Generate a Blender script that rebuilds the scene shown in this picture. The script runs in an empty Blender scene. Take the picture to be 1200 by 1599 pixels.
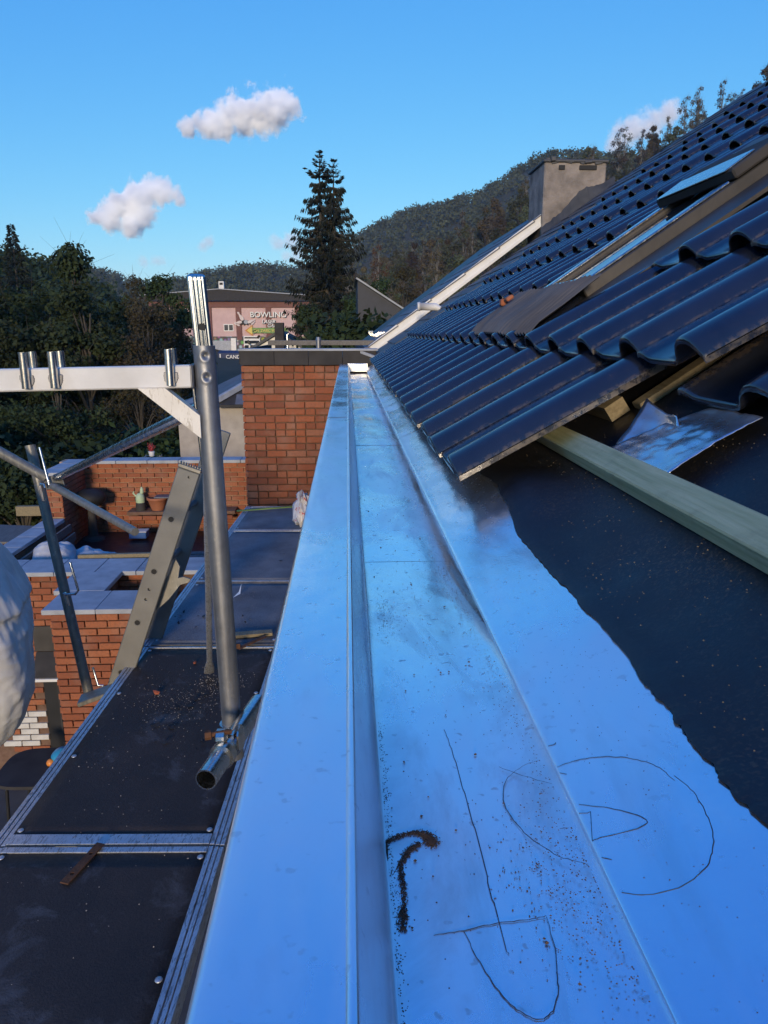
import bpy, bmesh, math, random
import numpy as np
from mathutils import Vector, Matrix, noise as mnoise

random.seed(7); np.random.seed(7)
SC = bpy.context.scene
COL = SC.collection
rad = math.radians

# ------------------------------------------------------------------ camera
# World: x right of the gutter, y along the gutter, z up; z = 0 is the eye height of the person on the roof.
cam_d = bpy.data.cameras.new('camera')
cam = bpy.data.objects.new('camera', cam_d); COL.objects.link(cam)
cam_d.sensor_fit = 'HORIZONTAL'; cam_d.sensor_width = 36.0; cam_d.lens = 34.5
cam_d.clip_start = 0.02; cam_d.clip_end = 9000
cam.location = (0, 0, 0)
cam.rotation_euler = (rad(90 - 13.78), 0, rad(-2.756))
SC.camera = cam

# ------------------------------------------------------------------ sky, sun, exposure
SUN_EL, SUN_AZ = 10.0, 187.0        # azimuth clockwise from +y: the sun stands low behind the camera
world = bpy.data.worlds.new('World'); SC.world = world
world.use_nodes = True
wn = world.node_tree.nodes; wl = world.node_tree.links
wn.clear()
w_out = wn.new('ShaderNodeOutputWorld'); w_bg = wn.new('ShaderNodeBackground')
w_sky = wn.new('ShaderNodeTexSky'); w_sky.sky_type = 'NISHITA'; w_sky.sun_disc = False
w_sky.sun_elevation = rad(SUN_EL); w_sky.sun_rotation = rad(SUN_AZ)
w_sky.altitude = 150; w_sky.air_density = 1.0; w_sky.dust_density = 0.0; w_sky.ozone_density = 3.0
# a phone camera flattens the range of the sky: one power curve per channel over the whole sky
w_sep = wn.new('ShaderNodeSeparateColor'); w_cmb = wn.new('ShaderNodeCombineColor'); wl.new(w_sky.outputs[0], w_sep.inputs[0])
for i, (gam, gain) in enumerate(((1.25, 0.86), (0.78, 0.915), (0.30, 1.054))):
    pw = wn.new('ShaderNodeMath'); pw.operation = 'POWER'; pw.inputs[1].default_value = gam; wl.new(w_sep.outputs[i], pw.inputs[0])
    ml = wn.new('ShaderNodeMath'); ml.operation = 'MULTIPLY'; ml.inputs[1].default_value = gain * 0.15 ** gam / (0.15 * 1.40); wl.new(pw.outputs[0], ml.inputs[0])
    wl.new(ml.outputs[0], w_cmb.inputs[i])
wl.new(w_cmb.outputs[0], w_bg.inputs[0]); w_bg.inputs[1].default_value = 0.15
wl.new(w_bg.outputs[0], w_out.inputs[0])

sun_d = bpy.data.lights.new('sun', 'SUN'); sun = bpy.data.objects.new('sun', sun_d); COL.objects.link(sun)
sun_d.energy = 2.0; sun_d.angle = rad(8.0); sun_d.color = (1.0, 0.80, 0.56)
_a, _e = rad(SUN_AZ), rad(SUN_EL)
_to_sun = Vector((math.sin(_a) * math.cos(_e), math.cos(_a) * math.cos(_e), math.sin(_e)))
sun.rotation_euler = _to_sun.to_track_quat('Z', 'Y').to_euler()
sun.location = _to_sun * 60

vs = SC.view_settings
vs.view_transform = 'Standard'; vs.look = 'None'; vs.gamma = 1.0; vs.exposure = 0.52
vs.use_curve_mapping = False
SC.render.engine = 'CYCLES'
cy = SC.cycles
cy.max_bounces = 34; cy.diffuse_bounces = 3; cy.glossy_bounces = 4; cy.transmission_bounces = 4
cy.transparent_max_bounces = 8; cy.volume_bounces = 30
cy.use_denoising = True
cy.use_adaptive_sampling = True; cy.adaptive_threshold = 0.02

# ------------------------------------------------------------------ mesh helpers
def mesh_from(name, v, f, smooth=False):
    me = bpy.data.meshes.new(name)
    me.from_pydata([tuple(p) for p in v], [], f)
    if smooth:
        me.polygons.foreach_set('use_smooth', [True] * len(me.polygons))
    me.update()
    return me

def quads_mesh(name, q, tri=False):
    """q: array (n, 4, 3) of loose quads"""
    q = np.asarray(q, dtype=np.float32); n, k = q.shape[0], q.shape[1]
    me = bpy.data.meshes.new(name)
    me.vertices.add(n * k); me.vertices.foreach_set('co', q.reshape(-1))
    me.loops.add(n * k); me.loops.foreach_set('vertex_index', np.arange(n * k, dtype=np.int32))
    me.polygons.add(n)
    me.polygons.foreach_set('loop_start', np.arange(0, n * k, k, dtype=np.int32))
    me.polygons.foreach_set('loop_total', np.full(n, k, dtype=np.int32))
    me.update(calc_edges=True); me.validate()
    return me

class MB:
    """collects shapes into one mesh"""
    def __init__(self): self.v = []; self.f = []; self.s = []
    def add(self, v, f, smooth=False):
        o = len(self.v)
        self.v += [tuple(p) for p in v]
        self.f += [tuple(i + o for i in p) for p in f]; self.s += [smooth] * len(f)
        return self
    def box(self, c, s, rot=None, bev=0.0):
        hx, hy, hz = s[0] / 2, s[1] / 2, s[2] / 2
        M = rot if rot is not None else Matrix.Identity(3)
        c = Vector(c)
        if bev <= 0:
            P = [(-hx, -hy, -hz), (hx, -hy, -hz), (hx, hy, -hz), (-hx, hy, -hz), (-hx, -hy, hz), (hx, -hy, hz), (hx, hy, hz), (-hx, hy, hz)]
            F = [(0, 3, 2, 1), (4, 5, 6, 7), (0, 1, 5, 4), (1, 2, 6, 5), (2, 3, 7, 6), (3, 0, 4, 7)]
            return self.add([c + M @ Vector(p) for p in P], F)
        bm = bmesh.new(); bmesh.ops.create_cube(bm, size=1.0)
        for v in bm.verts: v.co = Vector((v.co.x * s[0], v.co.y * s[1], v.co.z * s[2]))
        bmesh.ops.bevel(bm, geom=bm.edges[:], offset=min(bev, min(s) * 0.45), segments=1, affect='EDGES', profile=0.5)
        bm.verts.index_update()
        self.add([c + M @ v.co for v in bm.verts], [[v.index for v in f.verts] for f in bm.faces])
        bm.free(); return self
    def bar(self, a, b, w, h, up=(0, 0, 1), bev=0.0):
        """rectangular bar from a to b, w across, h along up"""
        a, b = Vector(a), Vector(b); d = (b - a); L = d.length; d.normalize()
        s = d.cross(Vector(up)).normalized(); u = s.cross(d).normalized()
        M = Matrix((s, d, u)).transposed()
        return self.box((a + b) / 2, (w, L, h), M, bev)
    def tube(self, path, r, n=12, cap=True, smooth=True, inner=0.0, flat=None):
        P = [Vector(p) for p in path]; m = len(P)
        R = [r] * m if not hasattr(r, '__len__') else list(r)
        t0 = (P[1] - P[0]).normalized()
        ref = Vector((0, 0, 1)) if abs(t0.z) < 0.9 else Vector((1, 0, 0))
        s = t0.cross(ref).normalized(); u = s.cross(t0).normalized()
        rings = []; V = []; F = []
        for i in range(m):
            t = (P[min(i + 1, m - 1)] - P[max(i - 1, 0)]).normalized()
            s = (s - t * s.dot(t)).normalized(); u = s.cross(t).normalized()
            fx, fy = (1, 1) if flat is None else flat[i]
            for k in range(n):
                a = 2 * math.pi * k / n
                V.append(P[i] + s * (R[i] * fx * math.cos(a)) + u * (R[i] * fy * math.sin(a)))
        for i in range(m - 1):
            for k in range(n):
                k2 = (k + 1) % n
                F.append((i * n + k, i * n + k2, (i + 1) * n + k2, (i + 1) * n + k))
        if inner <= 0:
            self.add(V, F, smooth)
            if cap:
                self.add(V[:n], [tuple(range(n))[::-1]] if False else [tuple(range(n))]); self.add(V[-n:], [tuple(range(n))[::-1]])
        else:   # open pipe with a wall thickness
            self.add(V, F, smooth)
            W = []; q = 1.0 - inner / R[0]
            for i in range(m):
                for k in range(n): W.append(P[i] + (V[i * n + k] - P[i]) * q)
            self.add(W, [f[::-1] for f in F], smooth)
            for i in (0, m - 1):
                A = V[i * n:(i + 1) * n] + W[i * n:(i + 1) * n]
                self.add(A, [(k, (k + 1) % n, n + (k + 1) % n, n + k) for k in range(n)])
        return self
    def prism(self, poly, a, b):
        """poly: list of points; extruded by vector a..b offsets"""
        a, b = Vector(a), Vector(b); n = len(poly)
        V = [Vector(p) + a for p in poly] + [Vector(p) + b for p in poly]
        F = [tuple(range(n)), tuple(range(2 * n - 1, n - 1, -1))] + [(i, i + n, (i + 1) % n + n, (i + 1) % n) for i in range(n)]
        return self.add(V, F)
    def lathe(self, c, prof, n=20, smooth=True):
        V = []; F = []
        for r, z in prof:
            for k in range(n):
                a = 2 * math.pi * k / n; V.append((c[0] + r * math.cos(a), c[1] + r * math.sin(a), c[2] + z))
        for i in range(len(prof) - 1):
            for k in range(n):
                F.append((i * n + k, i * n + (k + 1) % n, (i + 1) * n + (k + 1) % n, (i + 1) * n + k))
        return self.add(V, F, smooth)
    def mesh(self, name, fix=True):
        me = bpy.data.meshes.new(name); me.from_pydata(self.v, [], self.f)
        me.polygons.foreach_set('use_smooth', self.s); me.update()
        if fix:
            bm = bmesh.new(); bm.from_mesh(me)
            bmesh.ops.recalc_face_normals(bm, faces=bm.faces[:]); bm.to_mesh(me); bm.free()
        return me
    def build(self, name, mat, parent=None, loc=None, fix=True):
        return obj(name, self.mesh(name, fix), mat, parent, loc)

def grid_mesh(name, P, smooth=True):
    """P: array (a, b, 3)"""
    a, b = P.shape[:2]
    idx = np.arange(a * b).reshape(a, b)
    F = np.stack([idx[:-1, :-1], idx[1:, :-1], idx[1:, 1:], idx[:-1, 1:]], -1).reshape(-1, 4)
    return mesh_from(name, P.reshape(-1, 3).tolist(), F.tolist(), smooth)

def obj(name, me, mat=None, parent=None, loc=None):
    o = bpy.data.objects.new(name, me); COL.objects.link(o)
    if mat is not None and me is not None and len(me.materials) == 0: me.materials.append(mat)
    if parent is not None: o.parent = parent
    if loc is not None: o.location = loc
    return o

def tag(o, label=None, cat=None, group=None, kind=None):
    if label: o['label'] = label
    if cat: o['category'] = cat
    if group: o['group'] = group
    if kind: o['kind'] = kind
    return o

def thing(name, label, cat, loc=(0, 0, 0), group=None, rz=0.0):
    o = bpy.data.objects.new(name, None); COL.objects.link(o)
    o.location = loc; o.rotation_euler = (0, 0, rz); o.empty_display_size = 0.1
    return tag(o, label, cat, group)

def lnk(o, parent=None):
    c = o.copy(); COL.objects.link(c)
    if parent is not None: c.parent = parent
    return c

# ------------------------------------------------------------------ material helpers
class G:
    def __init__(self, name):
        self.m = bpy.data.materials.new(name); self.m.use_nodes = True
        self.nt = self.m.node_tree; self.n = self.nt.nodes; self.l = self.nt.links
        self.n.clear()
        self.out = self.n.new('ShaderNodeOutputMaterial')
        self.b = self.n.new('ShaderNodeBsdfPrincipled'); self.l.new(self.b.outputs[0], self.out.inputs[0])
    def node(self, t, **kw):
        x = self.n.new(t)
        for k, v in kw.items(): setattr(x, k, v)
        return x
    def put(self, sock, v):
        if isinstance(v, bpy.types.NodeSocket): self.l.new(v, sock)
        elif v is not None:
            if hasattr(v, '__len__') and len(v) == 3 and sock.type == 'RGBA': v = (*v, 1)
            sock.default_value = v
    def coord(self, kind='Object', scale=(1, 1, 1), rot=(0, 0, 0)):
        t = self.node('ShaderNodeTexCoord'); mp = self.node('ShaderNodeMapping')
        mp.inputs['Scale'].default_value = scale; mp.inputs['Rotation'].default_value = rot
        self.l.new(t.outputs[kind], mp.inputs[0]); return mp.outputs[0]
    def geo(self, scale=(1, 1, 1)):
        t = self.node('ShaderNodeNewGeometry'); mp = self.node('ShaderNodeMapping')
        mp.inputs['Scale'].default_value = scale
        self.l.new(t.outputs['Position'], mp.inputs[0]); return mp.outputs[0]
    def noise(self, vec, scale, detail=4, rough=0.55, dist=0.0):
        x = self.node('ShaderNodeTexNoise'); self.put(x.inputs['Vector'], vec)
        x.inputs['Scale'].default_value = scale; x.inputs['Detail'].default_value = detail
        x.inputs['Roughness'].default_value = rough; x.inputs['Distortion'].default_value = dist
        return x.outputs[0]
    def ramp(self, fac, stops):
        x = self.node('ShaderNodeValToRGB'); self.put(x.inputs[0], fac)
        e = x.color_ramp.elements
        while len(e) < len(stops): e.new(0.5)
        for i, (p, c) in enumerate(stops):
            e[i].position = p; e[i].color = (*c, 1) if hasattr(c, '__len__') else (c, c, c, 1)
        return x.outputs[0]
    def mix(self, fac, a, b, mode='MIX'):
        x = self.node('ShaderNodeMix', data_type='RGBA', blend_type=mode)
        self.put(x.inputs[0], fac); self.put(x.inputs[6], a); self.put(x.inputs[7], b)
        return x.outputs[2]
    def math(self, op, a, b=None, clamp=False):
        x = self.node('ShaderNodeMath', operation=op); x.use_clamp = clamp
        self.put(x.inputs[0], a)
        if b is not None: self.put(x.inputs[1], b)
        return x.outputs[0]
    def rand(self): return self.node('ShaderNodeObjectInfo').outputs['Random']
    def bump(self, h, strength=0.3, dist=0.01, normal=None):
        x = self.node('ShaderNodeBump'); x.inputs['Strength'].default_value = strength
        x.inputs['Distance'].default_value = dist; self.put(x.inputs['Height'], h)
        if normal is not None: self.put(x.inputs['Normal'], normal)
        self.l.new(x.outputs[0], self.b.inputs['Normal']); return x.outputs[0]
    def set(self, base=None, rough=None, metal=None, spec=None, coat=None):
        b = self.b.inputs
        self.put(b['Base Color'], base); self.put(b['Roughness'], rough); self.put(b['Metallic'], metal)
        self.put(b['Specular IOR Level'], spec)
        if coat is not None: b['Coat Weight'].default_value = coat; b['Coat Roughness'].default_value = 0.15
        return self.m

def simple(name, c1, c2, scale=6, rough=0.7, metal=0.0, bump=0.2, bscale=60, bdist=0.004, spec=0.5, sc=(1, 1, 1), rnd=0.0):
    g = G(name); v = g.coord('Object', sc)
    n = g.noise(v, scale, 5)
    col = g.ramp(n, [(0.3, c1), (0.7, c2)])
    if rnd:
        k = g.math('MULTIPLY_ADD', g.rand(), rnd); k.node.inputs[2].default_value = 1 - rnd / 2
        hv = g.node('ShaderNodeHueSaturation'); g.put(hv.inputs['Value'], k); g.put(hv.inputs['Color'], col); col = hv.outputs[0]
    if bump: g.bump(g.noise(v, bscale, 4), bump, bdist)
    return g.set(col, rough, metal, spec)

# ------------------------------------------------------------------ materials
def zinc_mat(name, base, r0, r1, dirt=0.5):
    g = G(name); v = g.geo()
    st = g.noise(g.geo((1, 0.35, 1)), 9, 6, 0.6)
    fine = g.noise(v, 160, 3)
    stain = g.ramp(g.noise(g.geo((1.6, 0.5, 1)), 5.5, 8, 0.68, 0.6), [(0.52, 0.0), (0.74, 1.0)])
    dots = g.ramp(g.noise(v, 85, 2, 0.5), [(0.66, 0.0), (0.72, 1.0)])
    dmask = g.math('MULTIPLY', g.math('MAXIMUM', g.math('MULTIPLY', stain, 0.30), g.math('MULTIPLY', dots, 0.28)), dirt)
    col = g.mix(dmask, base, (0.16, 0.13, 0.11))
    pale_sheen = g.ramp(g.noise(g.geo((1, 0.45, 1)), 3.4, 5, 0.6, 0.8), [(0.45, 0.0), (0.72, 1.0)])  # pale patches imitating soft cloud reflections, put into roughness and metalness
    wipe = g.ramp(g.noise(g.geo((1, 0.12, 1)), 30, 4, 0.6), [(0.5, 0.0), (0.75, 1.0)])
    ro = g.math('ADD', g.math('ADD', g.ramp(st, [(0.3, r0), (0.7, r1)]), g.math('MULTIPLY', pale_sheen, 0.22)), g.math('MULTIPLY', dmask, 0.5))
    h = g.math('ADD', g.math('MULTIPLY', g.noise(g.geo((1, 0.5, 1)), 7, 3), 1.0), g.math('MULTIPLY', fine, 0.02))
    scr = g.noise(g.geo((1, 0.02, 1)), 420, 2)
    g.bump(g.math('ADD', h, g.math('MULTIPLY', scr, 0.012)), 0.35, 0.012)
    met = g.math('SUBTRACT', 0.93, g.math('ADD', g.math('MULTIPLY', pale_sheen, 0.20), g.math('MULTIPLY', wipe, 0.10)))
    return g.set(col, ro, met)
M_ZINC = zinc_mat('zinc_sheet', (0.88, 0.92, 0.955), 0.17, 0.29, 0.6)
M_ZINC_TROUGH = zinc_mat('zinc_trough', (0.88, 0.92, 0.955), 0.13, 0.25, 1.2)
M_ZINC_DULL = zinc_mat('zinc_scrap', (0.64, 0.66, 0.70), 0.2, 0.34, 1.0)

def tile_mat():
    g = G('glazed_black_tile'); v = g.coord('Object')
    sep = g.node('ShaderNodeSeparateXYZ'); g.put(sep.inputs[0], v)
    n = g.noise(v, 14, 5); n2 = g.noise(g.geo((1, 1, 1)), 60, 4, 0.6)
    y = sep.outputs[1]
    # sawdust that gathered in the groove beside the roll
    band = g.math('MAXIMUM', g.math('DIVIDE', g.math('SUBTRACT', -0.0055, y), 0.005, True), g.math('DIVIDE', g.math('SUBTRACT', y, 0.240), 0.014, True))
    dust = g.math('MULTIPLY', band, g.ramp(n2, [(0.42, 0.0), (0.62, 1.0)]))
    spots = g.ramp(g.noise(g.geo(), 9, 6, 0.7), [(0.56, 0.0), (0.75, 0.5)])
    dust2 = g.math('MULTIPLY', spots, g.ramp(n2, [(0.45, 0.0), (0.6, 1.0)]))
    d = g.math('MAXIMUM', g.math('MULTIPLY', dust, 0.45), g.math('MULTIPLY', dust2, 0.30))
    base = g.ramp(n, [(0.3, (0.008, 0.011, 0.020)), (0.7, (0.014, 0.018, 0.032))])
    base = g.mix(g.math('MULTIPLY', g.rand(), 0.5), base, (0.026, 0.026, 0.030))
    col = g.mix(d, base, (0.13, 0.088, 0.048))
    ro = g.math('ADD', g.ramp(g.noise(v, 25, 4), [(0.3, 0.13), (0.7, 0.26)]), g.math('MULTIPLY', d, 0.5))
    g.bump(g.noise(v, 30, 3), 0.05, 0.003)
    return g.set(col, ro, 0.0, 0.9)
M_TILE = tile_mat()
M_SLATE = simple('old_slate', (0.045, 0.047, 0.052), (0.085, 0.085, 0.088), 7, 0.62, 0, 0.5, 35, 0.006, rnd=0.6)
M_SLATE2 = simple('grey_slate', (0.085, 0.09, 0.105), (0.15, 0.15, 0.165), 5, 0.6, 0, 0.5, 30, 0.006, rnd=0.4)

def felt_mat():
    g = G('bitumen_underlay'); v = g.geo()
    n = g.noise(v, 6, 6, 0.6); fine = g.noise(v, 220, 2)
    dustm = g.math('MULTIPLY', g.ramp(g.noise(v, 3.2, 6, 0.65), [(0.46, 0.0), (0.7, 1.0)]), g.ramp(fine, [(0.52, 0.0), (0.66, 1.0)]))
    col = g.mix(g.math('MULTIPLY', dustm, 0.4), g.ramp(n, [(0.3, (0.006, 0.007, 0.010)), (0.7, (0.012, 0.013, 0.017))]), (0.16, 0.11, 0.06))
    g.bump(g.math('ADD', g.math('MULTIPLY', fine, 0.15), g.noise(v, 12, 4)), 0.35, 0.006)
    return g.set(col, g.ramp(n, [(0.3, 0.42), (0.7, 0.6)]), 0.0, 0.5)
M_FELT = felt_mat()

def wood_mat(name, c1, c2, axis_scale=(14, 0.8, 14), rough=0.75, dirt=0.3):
    g = G(name); v = g.coord('Object', axis_scale)
    n = g.noise(v, 3.5, 6, 0.6, 0.8); w = g.noise(g.coord('Object', (60, 1.5, 60)), 3, 3)
    col = g.ramp(g.math('ADD', g.math('MULTIPLY', n, 0.6), g.math('MULTIPLY', w, 0.4)), [(0.35, c1), (0.62, c2)])
    col = g.mix(g.math('MULTIPLY', g.ramp(g.noise(g.geo(), 14, 6, 0.7), [(0.5, 0.0), (0.75, 1.0)]), dirt), col, (0.06, 0.045, 0.03))
    g.bump(w, 0.4, 0.003)
    return g.set(col, rough)
M_GREENWOOD = wood_mat('green_treated_wood', (0.27, 0.29, 0.14), (0.48, 0.46, 0.26))
M_WOOD = wood_mat('raw_timber', (0.17, 0.13, 0.07), (0.30, 0.24, 0.14))
M_GREYWOOD = wood_mat('weathered_wood', (0.10, 0.09, 0.08), (0.20, 0.18, 0.16))

def galv_mat(name, c1, c2, r0, r1, metal=0.85, streak=(18, 18, 1.2), spot=0.5):
    g = G(name); v = g.coord('Object', streak)
    n = g.noise(v, 3, 5, 0.6); n2 = g.noise(g.coord('Object'), 30, 5, 0.6)
    col = g.ramp(g.math('ADD', g.math('MULTIPLY', n, 0.6), g.math('MULTIPLY', n2, 0.4)), [(0.33, c1), (0.65, c2)])
    spl = g.ramp(g.noise(g.coord('Object', (1, 1, 0.4)), 70, 3), [(0.62, 0.0), (0.7, 1.0)])
    col = g.mix(g.math('MULTIPLY', spl, spot), col, (0.42, 0.41, 0.37))
    g.bump(n2, 0.12, 0.003)
    return g.set(col, g.ramp(n, [(0.3, r0), (0.7, r1)]), metal)
M_POST = galv_mat('galvanised_post', (0.20, 0.20, 0.21), (0.33, 0.33, 0.34), 0.42, 0.58, 0.8)
M_TUBE = galv_mat('galvanised_tube', (0.42, 0.44, 0.46), (0.62, 0.64, 0.66), 0.18, 0.32, 1.0, spot=0.12)
def spigot_mat():
    g = G('polished_spigot'); n = g.noise(g.coord('Object', (1, 1, .3)), 25, 4)
    return g.set(g.ramp(n, [(.3, (.55, .53, .50)), (.7, (.72, .70, .66))]), 0.17, 1.0)
M_SPIGOT = spigot_mat()
M_CHROME = galv_mat('bright_steel', (0.52, 0.49, 0.44), (0.72, 0.68, 0.62), 0.16, 0.3, 1.0)
M_DARKSTEEL = galv_mat('dark_steel', (0.15, 0.145, 0.13), (0.27, 0.255, 0.22), 0.4, 0.55, 0.4)
M_WHITEPAINT = simple('worn_white_paint', (0.60, 0.57, 0.53), (0.76, 0.73, 0.69), 9, 0.55, 0, 0.3, 50, 0.003)
def scratched(name, c1, c2, scr, amt=0.7, axis=(1, 1, 1), metal=0.3):
    g = G(name); v = g.coord('Object', axis)
    s = g.ramp(g.noise(v, 26, 5, 0.7, 1.5), [(0.52, 0.0), (0.60, 1.0)])
    col = g.mix(g.math('MULTIPLY', s, amt), g.ramp(g.noise(g.coord('Object'), 7, 4), [(0.3, c1), (0.7, c2)]), scr)
    g.bump(g.noise(v, 40, 4), 0.25, 0.003)
    return g.set(col, 0.5, metal)
M_BRACE = scratched('scratched_white_brace', (0.64, 0.60, 0.54), (0.76, 0.72, 0.66), (0.34, 0.29, 0.22), 0.6, (3, 3, 0.6), 0.1)
M_ALU = scratched('aluminium_rail', (0.46, 0.47, 0.49), (0.60, 0.61, 0.63), (0.17, 0.16, 0.15), 0.75, (4, 0.9, 4), 0.75)
M_LADDER = simple('dusty_aluminium', (0.15, 0.147, 0.135), (0.22, 0.215, 0.198), 5, 0.62, 0.3, 0.25, 120, 0.002)

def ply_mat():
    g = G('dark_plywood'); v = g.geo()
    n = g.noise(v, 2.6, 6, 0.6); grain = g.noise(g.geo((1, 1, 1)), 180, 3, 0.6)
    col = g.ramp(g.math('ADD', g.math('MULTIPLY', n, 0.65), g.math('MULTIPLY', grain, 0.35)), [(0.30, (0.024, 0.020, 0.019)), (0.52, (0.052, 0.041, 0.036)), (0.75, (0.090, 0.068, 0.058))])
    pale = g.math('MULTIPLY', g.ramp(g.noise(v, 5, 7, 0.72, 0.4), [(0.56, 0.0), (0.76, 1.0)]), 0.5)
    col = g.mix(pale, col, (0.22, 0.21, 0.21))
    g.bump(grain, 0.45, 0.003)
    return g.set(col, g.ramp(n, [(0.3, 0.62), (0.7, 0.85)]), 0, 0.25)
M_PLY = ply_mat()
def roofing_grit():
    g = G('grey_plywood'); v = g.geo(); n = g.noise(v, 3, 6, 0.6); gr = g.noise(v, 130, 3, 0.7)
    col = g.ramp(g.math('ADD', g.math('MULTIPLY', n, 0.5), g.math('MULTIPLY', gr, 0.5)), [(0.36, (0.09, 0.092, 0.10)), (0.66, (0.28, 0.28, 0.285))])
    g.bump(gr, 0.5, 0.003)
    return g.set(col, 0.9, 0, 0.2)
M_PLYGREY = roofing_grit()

def brick_mat(name, stops):
    g = G(name); v = g.coord('Object')
    col = g.ramp(g.rand(), stops)
    n = g.noise(g.geo(), 40, 5, 0.65); n2 = g.noise(g.geo(), 4, 5)
    col = g.mix(g.ramp(n, [(0.45, 0.0), (0.75, 0.55)]), col, (0.10, 0.055, 0.035))
    col = g.mix(g.ramp(n2, [(0.5, 0.0), (0.8, 0.35)]), col, (0.32, 0.26, 0.20))
    g.bump(g.noise(g.geo(), 90, 4), 0.5, 0.004)
    return g.set(col, 0.85)
M_BRICK = brick_mat('red_brick', [(0.0, (0.20, 0.060, 0.028)), (0.3, (0.27, 0.076, 0.032)), (0.7, (0.33, 0.096, 0.038)), (1.0, (0.31, 0.125, 0.07))])
M_BRICK2 = brick_mat('garden_brick', [(0.0, (0.24, 0.068, 0.028)), (0.5, (0.32, 0.092, 0.036)), (1.0, (0.38, 0.125, 0.05))])
M_WHITEBRICK = simple('whitewashed_brick', (0.5, 0.47, 0.42), (0.68, 0.65, 0.6), 8, 0.8, 0, 0.4, 60)
M_MORTAR = simple('old_mortar', (0.13, 0.07, 0.045), (0.21, 0.125, 0.085), 14, 0.95, 0, 0.6, 90)
M_MORTAR_L = simple('pale_mortar', (0.34, 0.22, 0.15), (0.44, 0.31, 0.22), 14, 0.95, 0, 0.6, 90)
M_COPING = simple('concrete_coping', (0.30, 0.31, 0.33), (0.43, 0.44, 0.46), 6, 0.75, 0, 0.35, 80, rnd=0.2)
M_FASCIA = simple('dark_metal_fascia', (0.040, 0.037, 0.036), (0.062, 0.057, 0.054), 5, 0.8, 0.0, 0.15, 60, spec=0.15)
M_RENDER = simple('grey_render', (0.33, 0.29, 0.25), (0.45, 0.40, 0.35), 4, 0.9, 0, 0.5, 120)
M_CHIMNEY = simple('stained_render', (0.13, 0.112, 0.098), (0.34, 0.29, 0.25), 5, 0.95, 0, 0.8, 30, 0.02)
M_WHITE = simple('white_trim', (0.66, 0.64, 0.60), (0.78, 0.76, 0.72), 4, 0.5, 0, 0.1, 40)
M_BLACK = simple('black_gap', (0.008, 0.008, 0.009), (0.016, 0.016, 0.018), 4, 0.7, 0, 0.1)
M_GREY = simple('grey_flashing', (0.045, 0.040, 0.036), (0.072, 0.064, 0.057), 6, 0.5, 0.3, 0.2, 50)
M_GLASS = G('window_glass').set((0.02, 0.025, 0.03), 0.05, 0.0, 1.0)
M_RUST = simple('rusty_iron', (0.075, 0.035, 0.02), (0.17, 0.075, 0.035), 25, 0.85, 0.3, 0.5, 120)
M_DIRT = simple('brown_grit', (0.055, 0.032, 0.02), (0.12, 0.07, 0.04), 60, 0.95, 0, 0.3)
M_SAWDUST = simple('sawdust', (0.10, 0.075, 0.045), (0.19, 0.145, 0.09), 60, 0.95, 0, 0.3)
M_PENCIL = simple('scratch_mark', (0.045, 0.055, 0.08), (0.08, 0.09, 0.11), 60, 0.6, 0.3, 0)

# ================================================================== THE ROOF
T = 0.68                                   # roof pitch (rise over run)
AR = math.atan(T); AT = rad(28.7)          # each tile lies flatter than the roof
NR = Vector((-math.sin(AR), 0, math.cos(AR))); VR = Vector((math.cos(AR), 0, math.sin(AR)))
NT = Vector((-math.sin(AT), 0, math.cos(AT)))
X1, Z1, CX, WT = 0.198, -0.251, 0.352, 0.277   # first nose, row step, tile cover width
B_FELT = -0.565
def roof_z(x, b): return b + T * x

house = thing('house', 'house whose roof is half covered in glossy black pantiles above the zinc gutter', 'house')

# tile: x up the slope, y across, z out of the roof
PROF = [(-0.012, 0.011), (-0.009, 0.0165), (-0.001, 0.024), (0.008, 0.033), (0.020, 0.0405), (0.036, 0.0445), (0.054, 0.0445), (0.070, 0.0405), (0.082, 0.033),
        (0.090, 0.023), (0.096, 0.011), (0.103, 0.003), (0.113, 0.0), (0.160, -0.0005), (0.218, 0.0), (0.232, 0.003), (0.246, 0.0085), (0.262, 0.0125), (0.274, 0.0105)]
def tile_mesh(L=0.462, prof=PROF, seed=0):
    rs = random.Random(seed)
    xs = [(0.0, -0.007), (0.0025, -0.0022), (0.007, 0.0), (0.20, 0.0006), (L, 0.0)]
    V = []; F = []; n = len(prof)
    for x, dz in xs:
        for u, z in prof: V.append((x + rs.uniform(-.0006, .0006), u, z + dz))
    for i in range(len(xs) - 1):
        for k in range(n - 1): F.append((i * n + k, (i + 1) * n + k, (i + 1) * n + k + 1, i * n + k + 1))
    S = [True] * len(F)
    th = 0.012; o = len(V)
    for x in (0.0, L):
        for u, z in prof: V.append((x, u, z - th))
    for k in range(n - 1):
        F.append((o + k, o + k + 1, o + n + k + 1, o + n + k)); S.append(False)      # underside
        F.append((k, k + 1, o + k + 1, o + k)); S.append(False)                       # nose
    e = (len(xs) - 1) * n
    F.append((0, n * 1, e, o + n)); S.append(False); F.append((0, o + n, o, 0)[:3]); S.append(False)
    F.append((n - 1, o + n - 1, o + 2 * n - 1, e + n - 1)); S.append(False)
    me = mesh_from('roof_tile', V, F); me.polygons.foreach_set('use_smooth', S)
    bm = bmesh.new(); bm.from_mesh(me); bmesh.ops.recalc_face_normals(bm, faces=bm.faces[:]); bm.to_mesh(me); bm.free()
    me.materials.append(M_TILE); return me
TILES = [tile_mesh(seed=s) for s in range(4)]
Y_FIRST, N_COL = 1.455, 21
SKY_X, SKY_Y = (0.78, 1.46), (2.53, 3.12)       # opening of the skylight
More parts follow.
